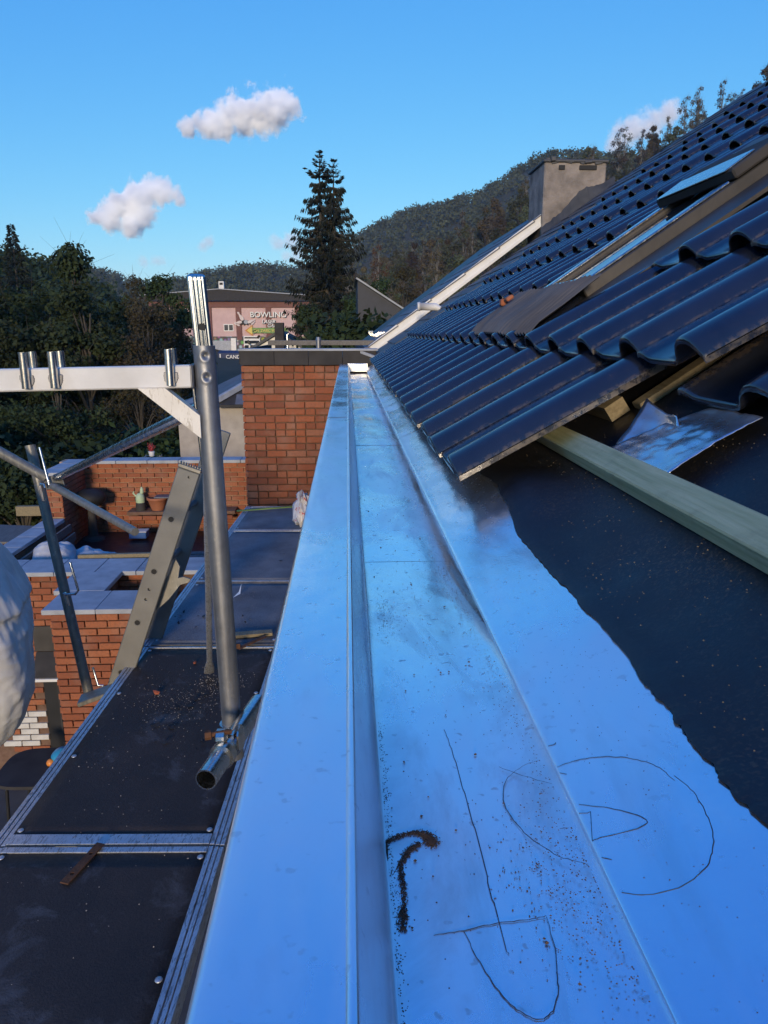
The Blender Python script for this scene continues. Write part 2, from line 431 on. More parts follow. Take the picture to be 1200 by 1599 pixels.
for k in range(11):
    ax = X1 + CX * k; az = Z1 + T * CX * k
    if k == 0: s = 0
    elif k == 1: s = -1
    else: s = max(-2, int((1.8 * ax - 1.0 - Y_FIRST) / WT))
    for i in range(s, N_COL):
        y = Y_FIRST + WT * i
        if SKY_X[0] - 0.18 < ax < SKY_X[1] - 0.08 and y + WT > SKY_Y[0] - 0.02 and y < SKY_Y[1] + 0.02: continue
        p = Vector((ax, y, az)) - NT * 0.0445
        o = obj('roof_tile', TILES[random.randrange(4)], None, house)
        o.location = p + Vector((random.uniform(-.004, .004), random.uniform(-.0015, .0015), random.uniform(-.0015, .002)))
        o.rotation_euler = (random.uniform(-.006, .006), -AT + random.uniform(-.006, .006), random.uniform(-.004, .004))

# underlay: black felt with a torn lower edge that laps over the zinc apron
XF, ZF, SA = 0.178, -0.375, 0.26                 # fold of the apron, its slope
def apron_extra(y):
    # beyond the last open stretch the apron is bent up more steeply under the tiles
    q = max(0.0, min(1.0, (y - 1.12) / 0.30)); return 0.27 * q * q * (3 - 2 * q)
def apron_z(x, y=0.5): return ZF + (SA + (apron_extra(y) if x > XF else 0)) * (x - XF)
def n1(*a): return mnoise.noise(Vector(a))
ys = np.concatenate([np.arange(-0.9, 2.4, 0.006), np.arange(2.4, 7.3, 0.05)])
P = []
for y in ys:
    e = 0.297 + 0.015 * n1(y * 2.6, 4.2, 0) + 0.008 * n1(y * 11, 1.2, 0) + 0.0022 * n1(y * 70, 7.7, 0)
    if y < 0.66: e += 0.009 * max(0, n1(y * 140, 3.1, 0)) + 0.005 * n1(y * 45, 8, 1) + 0.002
    row = []
    for j, x in enumerate([e, e + 0.004, e + 0.02, 0.335, 0.36, 0.42, 0.52, 0.7, 1.0, 1.6, 2.4, 4.15]):
        z = max(roof_z(x, B_FELT), apron_z(min(x, .345), y) + 0.0035 if x < .37 else -9)
        z += 0.004 * n1(x * 5, y * 3, 9.0) * (j > 2) + 0.0015 * n1(x * 20, y * 14, 2) * (j > 1)
        if j == 0: z -= 0.002
        row.append((x, y, z))
    P.append(row)
obj('roof_underlay', grid_mesh('roof_underlay', np.array(P)), M_FELT, house)

# tiling battens, rafter pieces seen under the open edge
for k in range(11):
    x = X1 + CX * k + 0.43 * math.cos(AT); s = {0: 1.53, 1: 1.27}.get(k, max(0.9, 1.8 * x - 1.2))
    c = Vector((x, 0, roof_z(x, B_FELT))) + NR * 0.018
    mb = MB(); mb.bar(c + Vector((0, s, 0)), c + Vector((0, 7.26, 0)), 0.044, 0.034, NR); mb.build('tiling_batten', M_WOOD, house)
for y, xa, xb in ((1.50, 0.60, 1.5), (2.1, 0.36, 1.2), (2.75, 0.36, 1.2)):
    a = Vector((xa, y, roof_z(xa, B_FELT))) + NR * 0.008; b = Vector((xb, y, roof_z(xb, B_FELT))) + NR * 0.008
    MB().bar(a, b, 0.045, 0.016, NR, 0.002).build('counter_batten', M_WOOD, house)
# ridge, the slope beyond it and the walls below
xr = X1 + CX * 11; zr = roof_z(xr, -0.45)
MB().add([(xr, 0.0, zr), (xr, 7.3, zr), (xr + 4, 7.3, zr - 4 * T), (xr + 4, 0.0, zr - 4 * T)], [(0, 1, 2, 3)]).build('far_roof_slope', M_SLATE, house)
for i in range(18):
    mb = MB(); y0 = 0.3 + i * 0.39
    mb.tube([(xr + .02, y0, zr + 0.06), (xr + .02, y0 + 0.42, zr + 0.075)], [0.11, 0.12], 14, flat=[(1, .6), (1, .6)]); mb.build('ridge_tile', M_TILE, house)
MB().box((0.30, 2.9, -2.86), (0.40, 9.8, 4.68)).build('wall', M_RENDER, house)

# skylight
rx = rad(90) - AR
sk_c = lambda x, y, h: Vector((x, y, roof_z(x, -0.386))) + NR * h
fr = MB()
x0, x1 = SKY_X; y0, y1 = SKY_Y
for (a, b, w) in (((x0, y0), (x1, y0), .06), ((x0, y1), (x1, y1), .06)):
    fr.bar(sk_c(a[0], a[1] + (.03 if a[1] == y0 else -.03), -0.055), sk_c(b[0], b[1] + (.03 if a[1] == y0 else -.03), -0.055), w, 0.11, NR, 0.004)
for x in (x0 + .03, x1 - .03):
    fr.bar(sk_c(x, y0 + .06, -0.055), sk_c(x, y1 - .06, -0.055), .06, 0.105, NR, 0.004)
skl = fr.build('skylight', M_GREY, house)
MB().add([sk_c(x0 + .05, y0 + .05, -0.012), sk_c(x1 - .05, y0 + .05, -0.012), sk_c(x1 - .05, y1 - .05, -0.012), sk_c(x0 + .05, y1 - .05, -0.012)], [(0, 1, 2, 3)]).build('glass', M_GLASS, skl)
for yy in (y0 + .035, y1 - .035):
    MB().bar(sk_c(x0 - .01, yy, 0.006), sk_c(x1 - .20, yy, 0.006), .05, 0.010, NR, 0.003).build('cover_strip', M_CHROME, skl)
MB().bar(sk_c(x0 + .02, y0 + .06, 0.004), sk_c(x0 + .02, y1 - .06, 0.004), .06, 0.012, NR, 0.003).build('sill_strip', M_CHROME, skl)
hood = MB(); hood.bar(sk_c(x1 - .19, (y0 + y1) / 2, 0.022), sk_c(x1 - .01, (y0 + y1) / 2, 0.026), (y1 - y0) + .02, 0.036, NR, 0.006); ho = hood.build('hood', M_FASCIA, skl)
MB().bar(sk_c(x1 - .195, (y0 + y1) / 2, 0.043), sk_c(x1 - .10, (y0 + y1) / 2, 0.047), (y1 - y0) - .04, 0.006, NR, 0.002).build('hood_top', M_CHROME, skl)
for yy, fw in ((y0 - .115, .22), (y1 + .05, .09)):
    MB().bar(sk_c(x0 - .04, yy, -0.045), sk_c(x1 + .15, yy, -0.045), fw, 0.012, NR).build('side_flashing', M_GREY, skl)
MB().bar(sk_c(x1 + .11, y0 - .20, 0.002), sk_c(x1 + .11, y1 + .09, 0.002), .24, 0.014, NR).build('head_flashing', M_GREY, skl)
P = []
for j in range(150):
    y = 2.36 + j * 0.0077; row = []
    for i in range(7):
        q = i / 6; x = 0.565 + 0.235 * q
        h = 0.004 + 0.0075 * math.sin(j * 1.05 + 0.3 * math.sin(j)) + 0.012 * q + 0.010 * n1(x * 6, y * 6, 3) - (0.012 if i == 0 else 0)
        row.append(sk_c(x, y + 0.03 * (1 - q) * n1(y, 2, 2), h))
    P.append(row)
obj('pleated_apron', grid_mesh('pleated_apron', np.array(P)), simple('pleated_lead', (0.10, 0.085, 0.07), (0.15, 0.13, 0.11), 6, 0.65, 0.1, 0.2, 50), skl)
M_ORANGE = simple('orange_clay', (0.34, 0.10, 0.04), (0.42, 0.14, 0.06), 9, 0.8)
fc = MB(); fc.box(sk_c(0.735, 3.36, 0.035), (0.035, 0.06, 0.018), Matrix.Rotation(-0.6, 3, 'Y'), 0.005); fc.box(sk_c(0.72, 3.42, 0.028), (0.03, 0.04, 0.03), None, 0.005)
tag(fc.build('tile_fragment', M_ORANGE), 'small broken orange clay fragment lying at the foot of the skylight', 'fragment')

# ================================================================== THE ZINC BOX GUTTER
gut = thing('box_gutter', 'shiny new zinc box gutter running along the eave below the black tiles', 'gutter')
ZC, ZT = -0.335, -0.425
Y_END = 7.80
def trough_lift(x, y):
    # the gutter falls away from the eye; its near part curls up to meet the fold of the apron
    q = max(0.0, min(1.0, (1.35 - y) / 0.7)); q = q * q * (3 - 2 * q)
    return q * (0.025 + 0.014 * max(0.0, (x - 0.128) / 0.05) ** 2 * (x < .1995))
def wave(name, amp, x, y):
    a = amp * (1 + (1.2 if y > 2.8 else 0))
    d = a * n1(x * 9, y * 2.2, 3.3 + len(name)) + a * 0.5 * n1(x * 22, y * 7, 1.3)
    if y > 2.3 and name != 'cap_sheet': d += 0.0009 * min(1, (y - 2.3) * .8) * n1(x * 4, y * 11, 6.1) * (1 + n1(x * 2, y * 1.3, 4))
    return d
def strip(name, sec, ya, yb, mat, amp=0.0012, lift=0.0, dy=0.03, fine=1.0):
    ys = np.arange(ya, yb + 1e-6, dy); P = []
    for y in ys:
        row = []
        for j, (x, z) in enumerate(sec):
            d = wave(name, amp, x, y)
            if name == 'apron_sheet' and x > 0.184: d += apron_extra(y) * (x - 0.184)
            xs = x
            if name in ('lip_strip', 'trough_sheet') and z < -0.336:
                q = trough_lift(x, y) * min(1.0, (-0.336 - z) / 0.086); d += q
                if x < 0.05: xs = x * (1 - 2.4 * q)
            row.append((xs + 0.4 * d * (x > .05), y, z + d + lift))
        P.append(row)
    me = grid_mesh(name, np.array(P))
    o = obj(name, me, mat, gut)
    return o
def lin(a, b, n): return [(a[0] + (b[0] - a[0]) * i / n, a[1] + (b[1] - a[1]) * i / n) for i in range(n + 1)]
CAP = [(-0.080, -0.50), (-0.0865, -0.49), (-0.0868, -0.42), (-0.0866, -0.345), (-0.0858, -0.3388), (-0.0835, -0.3360)] + lin((-0.080, -0.3350), (-0.003, -0.3325), 8)
strip('cap_sheet', CAP, -0.9, 2.98, M_ZINC, 0.0007)
strip('cap_sheet', CAP, 2.95, Y_END, M_ZINC, 0.0008, 0.0013)
LIP = [(-0.006, -0.3345), (-0.004, -0.3308), (0.0, -0.3296), (0.0024, -0.3312), (0.0026, -0.3335)] + lin((0.004, -0.338), (0.0225, -0.418), 6) + [(0.0245, -0.4235), (0.028, -0.4245)]
strip('lip_strip', LIP, -0.9, 2.45, M_ZINC, 0.0003)
strip('lip_strip', LIP, 2.42, Y_END, M_ZINC, 0.0004, 0.0012)
TRO = [(0.0242, -0.4225)] + lin((0.027, ZT), (0.200, ZT - .001), 16) + [(0.2035, -0.423), (0.2050, -0.385)]
strip('trough_sheet', TRO, -0.9, 1.35, M_ZINC_TROUGH, 0.0010)
strip('trough_sheet', TRO, 1.335, 2.84, M_ZINC_TROUGH, 0.0010, 0.0004)
strip('trough_sheet', TRO, 2.80, Y_END, M_ZINC_TROUGH, 0.0012, 0.0016)
APR = [(0.193, -0.393), (0.186, -0.388), (0.1795, -0.3805), (0.178, -0.3765), (0.1795, -0.3740), (0.184, -0.3728)] + [(x, apron_z(x)) for x in (0.195, 0.21, 0.225, 0.24, 0.255, 0.27, 0.285, 0.30, 0.315, 0.33, 0.345)]
for i, (a, b) in enumerate(((-0.9, 2.66), (2.63, 3.75), (3.72, 5.02), (4.99, Y_END))):
    strip('apron_sheet', APR, a, b, M_ZINC, 0.0012, 0.0011 * i)
ep = MB(); ep.bar((0.10, Y_END - 0.006, -0.3643), (0.10, Y_END, -0.3650), 0.21, 0.085, (0, 0.12, 1), 0.002); ep.build('end_plate', zinc_mat('dull_zinc_end', (0.62, 0.60, 0.55), 0.42, 0.5, 1.0), gut)
MB().tube([(0.003, Y_END - .008, -0.329), (0.19, Y_END - .008, -0.329)], 0.006, 8).build('end_bead', M_ZINC, gut)
MARKS = [[[0.138,0.612],[0.141,0.608],[0.144,0.605],[0.147,0.602],[0.15,0.598],[0.153,0.594],[0.156,0.59],[0.161,0.585],[0.165,0.578],[0.17,0.572],[0.175,0.565],[0.18,0.56],[0.185,0.556],[0.178,0.518],[0.183,0.515],[0.187,0.513],[0.192,0.51],[0.196,0.508],[0.2,0.506],[0.204,0.503],[0.207,0.5],[0.21,0.498],[0.213,0.495],[0.216,0.492],[0.218,0.49],[0.22,0.488],[0.222,0.485],[0.223,0.483],[0.224,0.481],[0.224,0.479],[0.224,0.478],[0.223,0.477],[0.221,0.476],[0.218,0.475],[0.215,0.474],[0.212,0.474],[0.209,0.474],[0.206,0.474],[0.203,0.474],[0.199,0.474],[0.196,0.474],[0.192,0.474],[0.189,0.474],[0.187,0.474],[0.184,0.473],[0.182,0.473],[0.18,0.472],[0.189,0.504],[0.186,0.503],[0.183,0.504],[0.18,0.505],[0.177,0.506],[0.173,0.507],[0.17,0.509],[0.167,0.51]],
 [[0.261,0.516],[0.26,0.52],[0.259,0.524],[0.259,0.528],[0.258,0.532],[0.257,0.536],[0.255,0.539],[0.254,0.542],[0.252,0.545],[0.25,0.548],[0.247,0.55],[0.245,0.553],[0.242,0.555],[0.24,0.557],[0.237,0.56],[0.234,0.562],[0.23,0.563],[0.227,0.565],[0.224,0.567],[0.22,0.568],[0.217,0.569],[0.213,0.57],[0.21,0.571],[0.206,0.571],[0.203,0.572],[0.199,0.572],[0.195,0.572],[0.191,0.571],[0.188,0.571],[0.185,0.57],[0.182,0.569],[0.18,0.569],[0.179,0.568],[0.189,0.605],[0.188,0.603],[0.186,0.602],[0.184,0.602],[0.181,0.602],[0.177,0.602],[0.173,0.603],[0.169,0.604],[0.165,0.605],[0.162,0.605],[0.158,0.604],[0.155,0.602],[0.152,0.601],[0.149,0.599],[0.146,0.596],[0.143,0.594],[0.141,0.591],[0.139,0.587],[0.137,0.583],[0.136,0.58],[0.135,0.576],[0.134,0.572],[0.133,0.567],[0.132,0.563],[0.132,0.559],[0.132,0.555],[0.132,0.55],[0.133,0.545],[0.134,0.54],[0.135,0.534],[0.137,0.528],[0.139,0.522],[0.14,0.517],[0.143,0.511],[0.145,0.506],[0.148,0.501],[0.151,0.496],[0.154,0.491],[0.156,0.486],[0.159,0.482],[0.161,0.479],[0.164,0.477],[0.166,0.474],[0.168,0.472],[0.17,0.47],[0.172,0.468],[0.174,0.465],[0.175,0.462],[0.177,0.459],[0.179,0.456],[0.181,0.454],[0.184,0.452],[0.187,0.45],[0.179,0.421],[0.183,0.419],[0.187,0.417],[0.191,0.415],[0.194,0.414],[0.198,0.413],[0.202,0.412],[0.206,0.412],[0.209,0.412],[0.213,0.412],[0.216,0.412],[0.219,0.412],[0.222,0.413],[0.225,0.414],[0.228,0.415],[0.231,0.416],[0.234,0.418],[0.236,0.419],[0.239,0.421],[0.241,0.422],[0.244,0.424],[0.246,0.426],[0.248,0.429],[0.25,0.432],[0.252,0.434],[0.254,0.438],[0.256,0.441],[0.258,0.444],[0.259,0.448],[0.261,0.452],[0.262,0.455],[0.263,0.459],[0.264,0.463],[0.265,0.467],[0.265,0.471],[0.266,0.475],[0.267,0.48],[0.267,0.484],[0.267,0.489],[0.268,0.493],[0.268,0.498],[0.267,0.502],[0.267,0.506],[0.266,0.51],[0.265,0.514],[0.264,0.518],[0.263,0.522]],
 [[0.095,0.683],[0.096,0.677],[0.096,0.671],[0.097,0.665],[0.097,0.659],[0.097,0.653],[0.098,0.646],[0.098,0.638],[0.098,0.631],[0.099,0.623],[0.099,0.615],[0.099,0.607],[0.099,0.599],[0.099,0.591],[0.099,0.582],[0.1,0.574],[0.1,0.566],[0.1,0.558],[0.1,0.549],[0.1,0.541],[0.1,0.533],[0.101,0.525],[0.101,0.518],[0.101,0.51],[0.101,0.502],[0.101,0.494],[0.101,0.486],[0.101,0.478],[0.101,0.471],[0.1,0.464],[0.1,0.458],[0.1,0.452],[0.1,0.448],[0.101,0.444],[0.101,0.44],[0.101,0.436],[0.101,0.432],[0.101,0.428],[0.101,0.424],[0.101,0.419],[0.101,0.415],[0.101,0.411],[0.101,0.408],[0.101,0.406],[0.101,0.404],[0.101,0.402],[0.101,0.401],[0.102,0.4],[0.102,0.399]],
 [[0.054,0.417],[0.058,0.418],[0.061,0.418],[0.065,0.419],[0.068,0.419],[0.072,0.42],[0.075,0.42],[0.079,0.421],[0.083,0.422],[0.086,0.423],[0.09,0.424],[0.094,0.424],[0.098,0.425],[0.102,0.426],[0.107,0.426],[0.111,0.426],[0.115,0.427],[0.119,0.427],[0.122,0.427],[0.125,0.428],[0.127,0.428],[0.13,0.429],[0.131,0.429],[0.133,0.429],[0.135,0.43]],
 [[0.075,0.42],[0.076,0.417],[0.077,0.413],[0.078,0.409],[0.078,0.406],[0.079,0.402],[0.08,0.398],[0.082,0.394],[0.083,0.39],[0.084,0.386],[0.086,0.382],[0.087,0.378],[0.088,0.375],[0.09,0.372],[0.091,0.369],[0.092,0.367],[0.094,0.364],[0.095,0.362],[0.097,0.36],[0.098,0.358],[0.1,0.357],[0.102,0.355],[0.103,0.354],[0.105,0.353],[0.106,0.352],[0.108,0.351],[0.109,0.351],[0.11,0.351],[0.112,0.351],[0.113,0.351],[0.114,0.352],[0.116,0.353],[0.117,0.354],[0.118,0.355],[0.12,0.356],[0.121,0.358],[0.122,0.36],[0.123,0.362],[0.124,0.364],[0.126,0.367],[0.127,0.37],[0.128,0.373],[0.128,0.376],[0.129,0.379],[0.13,0.384],[0.131,0.388],[0.132,0.393],[0.133,0.397],[0.134,0.402],[0.134,0.406],[0.134,0.411],[0.134,0.415],[0.135,0.42],[0.135,0.424],[0.135,0.429]]]
for pts in MARKS:
    mb = MB(); segs = [[]]; side_ = None
    for x, y in pts:
        if 0.1768 < x < XF + .0012: segs.append([]); side_ = None; continue
        sd = x >= XF + .0012
        if side_ is not None and sd != side_: segs.append([])
        side_ = sd; segs[-1].append((x, y, (float(np.interp(x, [p[0] for p in APR[3:]], [p[1] for p in APR[3:]])) + wave('apron_sheet', 0.0012, x, y) if sd else ZT + wave('trough_sheet', 0.0010, x, y) + trough_lift(x, y)) + 0.00022))
    for sg in segs:
        if len(sg) > 1: MB().tube(sg, [0.00042 * (0.55 + .45 * math.sin(math.pi * min(1, (i + .6) / len(sg)))) * (0.8 + .4 * random.random()) for i in range(len(sg))], 5, flat=[(1, .4)] * len(sg)).build('pencil_mark', M_PENCIL, gut)

# grit and crumbs lying in the gutter
def crumbs(name, pts, mat, label=None, parent=None, r=(0.0003, 0.0008)):
    mb = MB()
    for x, y, z in pts:
        s = random.uniform(*r); a = random.uniform(0, 6.3)
        V = [(x + s * math.cos(a + q) * random.uniform(.7, 1.4), y + s * math.sin(a + q) * random.uniform(.7, 1.4), z - s * .2) for q in (0, 1.57, 3.14, 4.71)] + [(x, y, z + s * random.uniform(.5, 1.1))]
        mb.add(V, [(0, 1, 4), (1, 2, 4), (2, 3, 4), (3, 0, 4)])
    o = mb.build(name, mat, parent, fix=False); tag(o, label, None, None, 'stuff'); return o
def gz(x, y=1.0): return (apron_z(x) + wave('apron_sheet', 0.0012, x, y) if x > XF + .002 else (ZT + wave('trough_sheet', 0.0010, x, y) + trough_lift(x, y) if x > 0.024 else -0.333))
pts = []
H1 = [(0.016, 0.498), (0.023, 0.51), (0.037, 0.519), (0.049, 0.523), (0.058, 0.521), (0.063, 0.513), (0.063, 0.508)]
H2 = [(0.053, 0.509), (0.043, 0.501), (0.036, 0.484), (0.036, 0.472), (0.037, 0.457), (0.035, 0.44), (0.033, 0.422)]
def along(path, n, w):
    for _ in range(n):
        i = random.randrange(len(path) - 1); t = random.random()
        a, b = path[i], path[i + 1]
        x = a[0] + (b[0] - a[0]) * t + random.gauss(0, w); y = a[1] + (b[1] - a[1]) * t + random.gauss(0, w)
        x = max(x, 0.0265)
        pts.append((x, y, gz(x, y) + random.uniform(0, .0012)))
along(H1, 1100, 0.0015); along(H1[-3:], 650, 0.0028); along(H1[:2], 500, .0026); along(H2, 800, 0.0013); along(H2[:3], 300, 0.0018); along(H2[-2:], 150, .002)
for _ in range(650):
    y = random.uniform(0.25, 1.3); x = 0.176 - abs(random.gauss(0, 0.011)); pts.append((x, y, gz(x, y)))
for _ in range(420):
    y = random.gauss(0.46, 0.05); x = 0.15 + random.gauss(0, 0.022); x = min(max(x, .03), .175); pts.append((x, y, gz(x, y)))
for _ in range(800):
    y = random.uniform(0.25, 3.0); x = random.uniform(0.03, 0.172); pts.append((x, y, gz(x, y)))
for _ in range(260):
    y = random.gauss(1.03, 0.05); x = 0.04 + abs(random.gauss(0, 0.016)); pts.append((x, y, gz(x, y)))
for _ in range(500):
    y = random.uniform(0.28, 0.7); x = 0.027 + abs(random.gauss(0, 0.003)); pts.append((x, y, gz(x, y)))
for _ in range(500):
    y = random.uniform(0.25, 1.6); x = random.uniform(0.19, 0.29); pts.append((x, y, gz(x, y)))
crumbs('grit', pts, M_DIRT, 'brown grit and crumbs scattered in the zinc gutter')
pts = [(x, y, gz(x, y) + .001) for x, y in [(random.uniform(.03, .17), random.uniform(.3, 1.9)) for _ in range(60)]]
crumbs('brown_crumbs', pts, M_DIRT, 'larger brown crumbs lying in the gutter', None, (0.0009, 0.0019))
pts = []
for _ in range(3200):
    x = random.uniform(0.31, 1.0); y = random.uniform(0.3, 2.0)
    if n1(x * 6, y * 6, 5) + 0.25 < random.uniform(-.5, 1): continue
    pts.append((x, y, max(roof_z(x, B_FELT), apron_z(x) + .003) + 0.004))
crumbs('sawdust_specks', pts, M_SAWDUST, 'pale sawdust specks scattered over the black roofing felt', None, (0.0006, 0.0014))

# ------------------------------------------------------------------ loose things on the felt
bt = Vector((0.45, 0, roof_z(0.45, B_FELT)))
c = bt + NR * 0.0225 + VR * 0.024
mb = MB(); mb.bar((0, -0.35, 0), (0, 1.85, 0), 0.046, 0.037, NR, 0.0025)
o = mb.build('timber_batten', M_GREENWOOD); o.location = c
tag(o, 'long green treated timber batten lying along the black felt below the tiles', 'timber batten')
def on_felt(x, y, h=0.0): return Vector((x, y, roof_z(x, B_FELT))) + NR * h
def bent_sheet(name, corners, mat, label, bend, thick=0.0012, n=14):
    P = []
    a, b, c_, d = [Vector(q) for q in corners]
    for i in range(n + 1):
        row = []
        for j in range(n + 1):
            u, v = i / n, j / n
            p = a * (1 - u) * (1 - v) + b * u * (1 - v) + c_ * u * v + d * (1 - u) * v
            p = p + NR * (bend(u, v) + 0.0022 * n1(u * 4, v * 4, 7) + 0.001 * n1(u * 11, v * 11, 3))
            row.append(p)
        P.append(row)
    o = obj(name, grid_mesh(name, np.array(P)), mat)
    sm = o.modifiers.new('thickness', 'SOLIDIFY'); sm.thickness = thick
    return tag(o, label, 'metal offcut')
bent_sheet('metal_offcut', [on_felt(.496, 1.345, .018), on_felt(.491, 1.057, .030), on_felt(.625, 1.065, .020), on_felt(.628, 1.232, .015)], M_ZINC_DULL,
           'flat torn zinc offcut with crumpled bluish surface behind the green batten', lambda u, v: 0.004 * math.sin(v * 3.1) + 0.002 * abs(n1(u * 5 + 3 * v, v * 7, 1)) + 0.0012 * abs(n1(u * 12, v * 9 + u * 5, 4)), n=34)
bent_sheet('metal_offcut', [(.497, 1.34, -.203), (.553, 1.20, -.167), (.566, 1.235, -.150), (.588, 1.42, -.136)], M_ZINC_DULL,
           'small upturned zinc offcut catching golden light beside the flat one', lambda u, v: 0.012 * v * v - 0.010 * math.sin(u * 3.1))
LT = tile_mesh(seed=9, L=0.36)
o = obj('loose_roof_tile', LT); o.location = on_felt(0.635, 1.035, .020); o.rotation_euler = (0.03, -AR + .05, 0.10)
tag(o, 'loose black pantile lying on the felt at the open edge of the tiling', 'roof tile')

# ================================================================== SCAFFOLD
def realise(o):
    """replace a mesh by its modified version"""
    dg = bpy.context.evaluated_depsgraph_get(); dg.update()
    me = bpy.data.meshes.new_from_object(o.evaluated_get(dg)); old = o.data
    o.modifiers.clear(); o.data = me; me.name = old.name; bpy.data.meshes.remove(old)
def drill(o, holes):
    """holes: (centre, axis, radius, length)"""
    mb = MB()
    for c, ax, r, L in holes:
        c = Vector(c); ax = Vector(ax).normalized()
        mb.tube([c - ax * L / 2, c + ax * L / 2], r, 16, True, False)
    t = mb.build('cutter', None)
    bpy.context.view_layer.update()
    m = o.modifiers.new('b', 'BOOLEAN'); m.operation = 'DIFFERENCE'; m.object = t; m.solver = 'EXACT'
    realise(o); me = t.data; bpy.data.objects.remove(t); bpy.data.meshes.remove(me)

sc = thing('scaffold', 'galvanised scaffold frame with white crossbeam, posts and diagonal tubes beside the gutter', 'scaffold')
# main post with two crimps pressed into its top
zs = np.concatenate([np.arange(-0.030, -0.150, -0.0022), np.linspace(-0.152, -1.05, 16)])
na = 72; rp = 0.02415; V = []; F = []
def post_c(z): return Vector((-0.318 + (-(z + 0.03)) * 0.0175, 1.688 - (-(z + .03)) * 0.0, z))
to_cam = Vector((0.19, -0.98, 0)).normalized(); side = Vector((to_cam.y, -to_cam.x, 0)) * -1
for z in zs:
    for k in range(na):
        a = 2 * math.pi * k / na; d = to_cam * math.cos(a) + side * math.sin(a)
        s = a if a < math.pi else a - 2 * math.pi
        r = rp
        for zc in (-0.052, -0.098):
            q = math.hypot(s * rp - 0.001, z - zc)
            r -= 0.0062 * math.exp(-(q / 0.0058) ** 2) ; r += 0.0010 * math.exp(-((q - 0.012) / 0.004) ** 2)
        V.append(post_c(z) + d * r)
for i in range(len(zs) - 1):
    for k in range(na): F.append((i * na + k, i * na + (k + 1) % na, (i + 1) * na + (k + 1) % na, (i + 1) * na + k))
pm = MB().add(V, F, True)
pm.add(V[:na] + [post_c(-0.03) + (v - post_c(-0.03)) * 0.8 for v in V[:na]], [(k, (k + 1) % na, na + (k + 1) % na, na + k) for k in range(na)])
post = pm.build('post', M_POST, sc)
for zc in (-0.052, -0.098):
    MB().tube([post_c(zc) + to_cam * 0.0165 + Vector((0, 0, 0.002)), post_c(zc) + to_cam * 0.0195 + Vector((0, 0, .002))], 0.0032, 12).build('rivet', M_DARKSTEEL, post)
# fluted spigot in the head of the post
V = []; F = []; zz = np.concatenate([np.linspace(-0.034, 0.114, 20), [0.1185, 0.1205]]); nf = 216
for i, z in enumerate(zz):
    c = Vector((-0.318 - 0.055 * (z + 0.034), 1.688, z)); sh = 1.0 if z < .115 else (0.93 if z < .12 else 0.7)
    for k in range(nf):
        a = 2 * math.pi * k / nf
        r = (0.0180 + 0.0017 * math.cos(a * 13)) * sh
        V.append(c + Vector((r * math.cos(a), r * math.sin(a), 0)))
for i in range(len(zz) - 1):
    for k in range(nf): F.append((i * nf + k, (i + 1) * nf + k, (i + 1) * nf + (k + 1) % nf, i * nf + (k + 1) % nf))
F.append(tuple(range((len(zz) - 1) * nf, len(zz) * nf)))
sp = MB().add(V, F, True).build('fluted_spigot', M_SPIGOT, post)
MB().tube([(-0.3165, 1.6735, 0.010), (-0.3165, 1.6680, 0.010)], 0.0078, 16).build('pin_hole_shade', M_BLACK, post)  # black disc painting the dark inside the hole; the spigot is not drilled
# white crossbeam and its welded sockets
bd = Vector((-1.0, 0.042, -0.021)).normalized()
b0 = Vector((-0.343, 1.688, -0.0965))
MB().bar(b0, b0 + bd * 0.76, 0.042, 0.0495, (0, 0, 1), 0.003).build('crossbeam', M_WHITEPAINT, sc)
MB().bar(b0 + Vector((-.006, 0, 0)), b0 + Vector((.002, 0, 0)), 0.046, 0.054, (0, 0, 1), 0.004).build('weld_collar', M_POST, sc)
for d in (0.364, 0.301, 0.047):
    c = b0 + bd * d
    for yy, dx in ((-0.0315, 0.0), (0.0315, -0.004)):
        s = MB(); s.tube([c + Vector((dx, yy, -0.018)), c + Vector((dx * 1.5, yy, 0.060))], 0.0092, 20, True, True, 0.0022)
        so = s.build('socket', M_CHROME, sc)
        w = MB()
        for q in range(15):
            an = math.pi * (0.95 + 1.1 * q / 14.0); rr = random.uniform(0.0042, 0.0062)
            p = c + Vector((dx + 0.0125 * math.cos(an), yy * 0.72, 0.004 + 0.019 * math.sin(an)))
            w.tube([p + Vector((0, -.0022, 0)), p + Vector((0, .0035, .0003))], [rr * .55, rr], 7)
        w.build('weld', M_POST, so)
MB().prism([(-0.463, 1.66, -0.1215), (-0.403, 1.66, -0.1215), (-0.3305, 1.66, -0.182), (-0.3305, 1.66, -0.233)], (0, 0, 0), (0, 0.030, 0)).build('corner_brace', M_BRACE, sc)
MB().tube([(-0.349, 1.70, -0.12), (-0.338, 1.70, -0.30)], 0.0042, 8).build('thin_rod', M_CHROME, sc)
w = MB()
for q in range(13):
    p = Vector((-0.3405 + q * .0004, 1.672 - .002 * (q % 2), -0.188 - q * 0.0035)); w.tube([p, p + Vector((.004, .002, -.002))], [0.0034, 0.0026], 7)
w.build('weld', M_POST, sc)
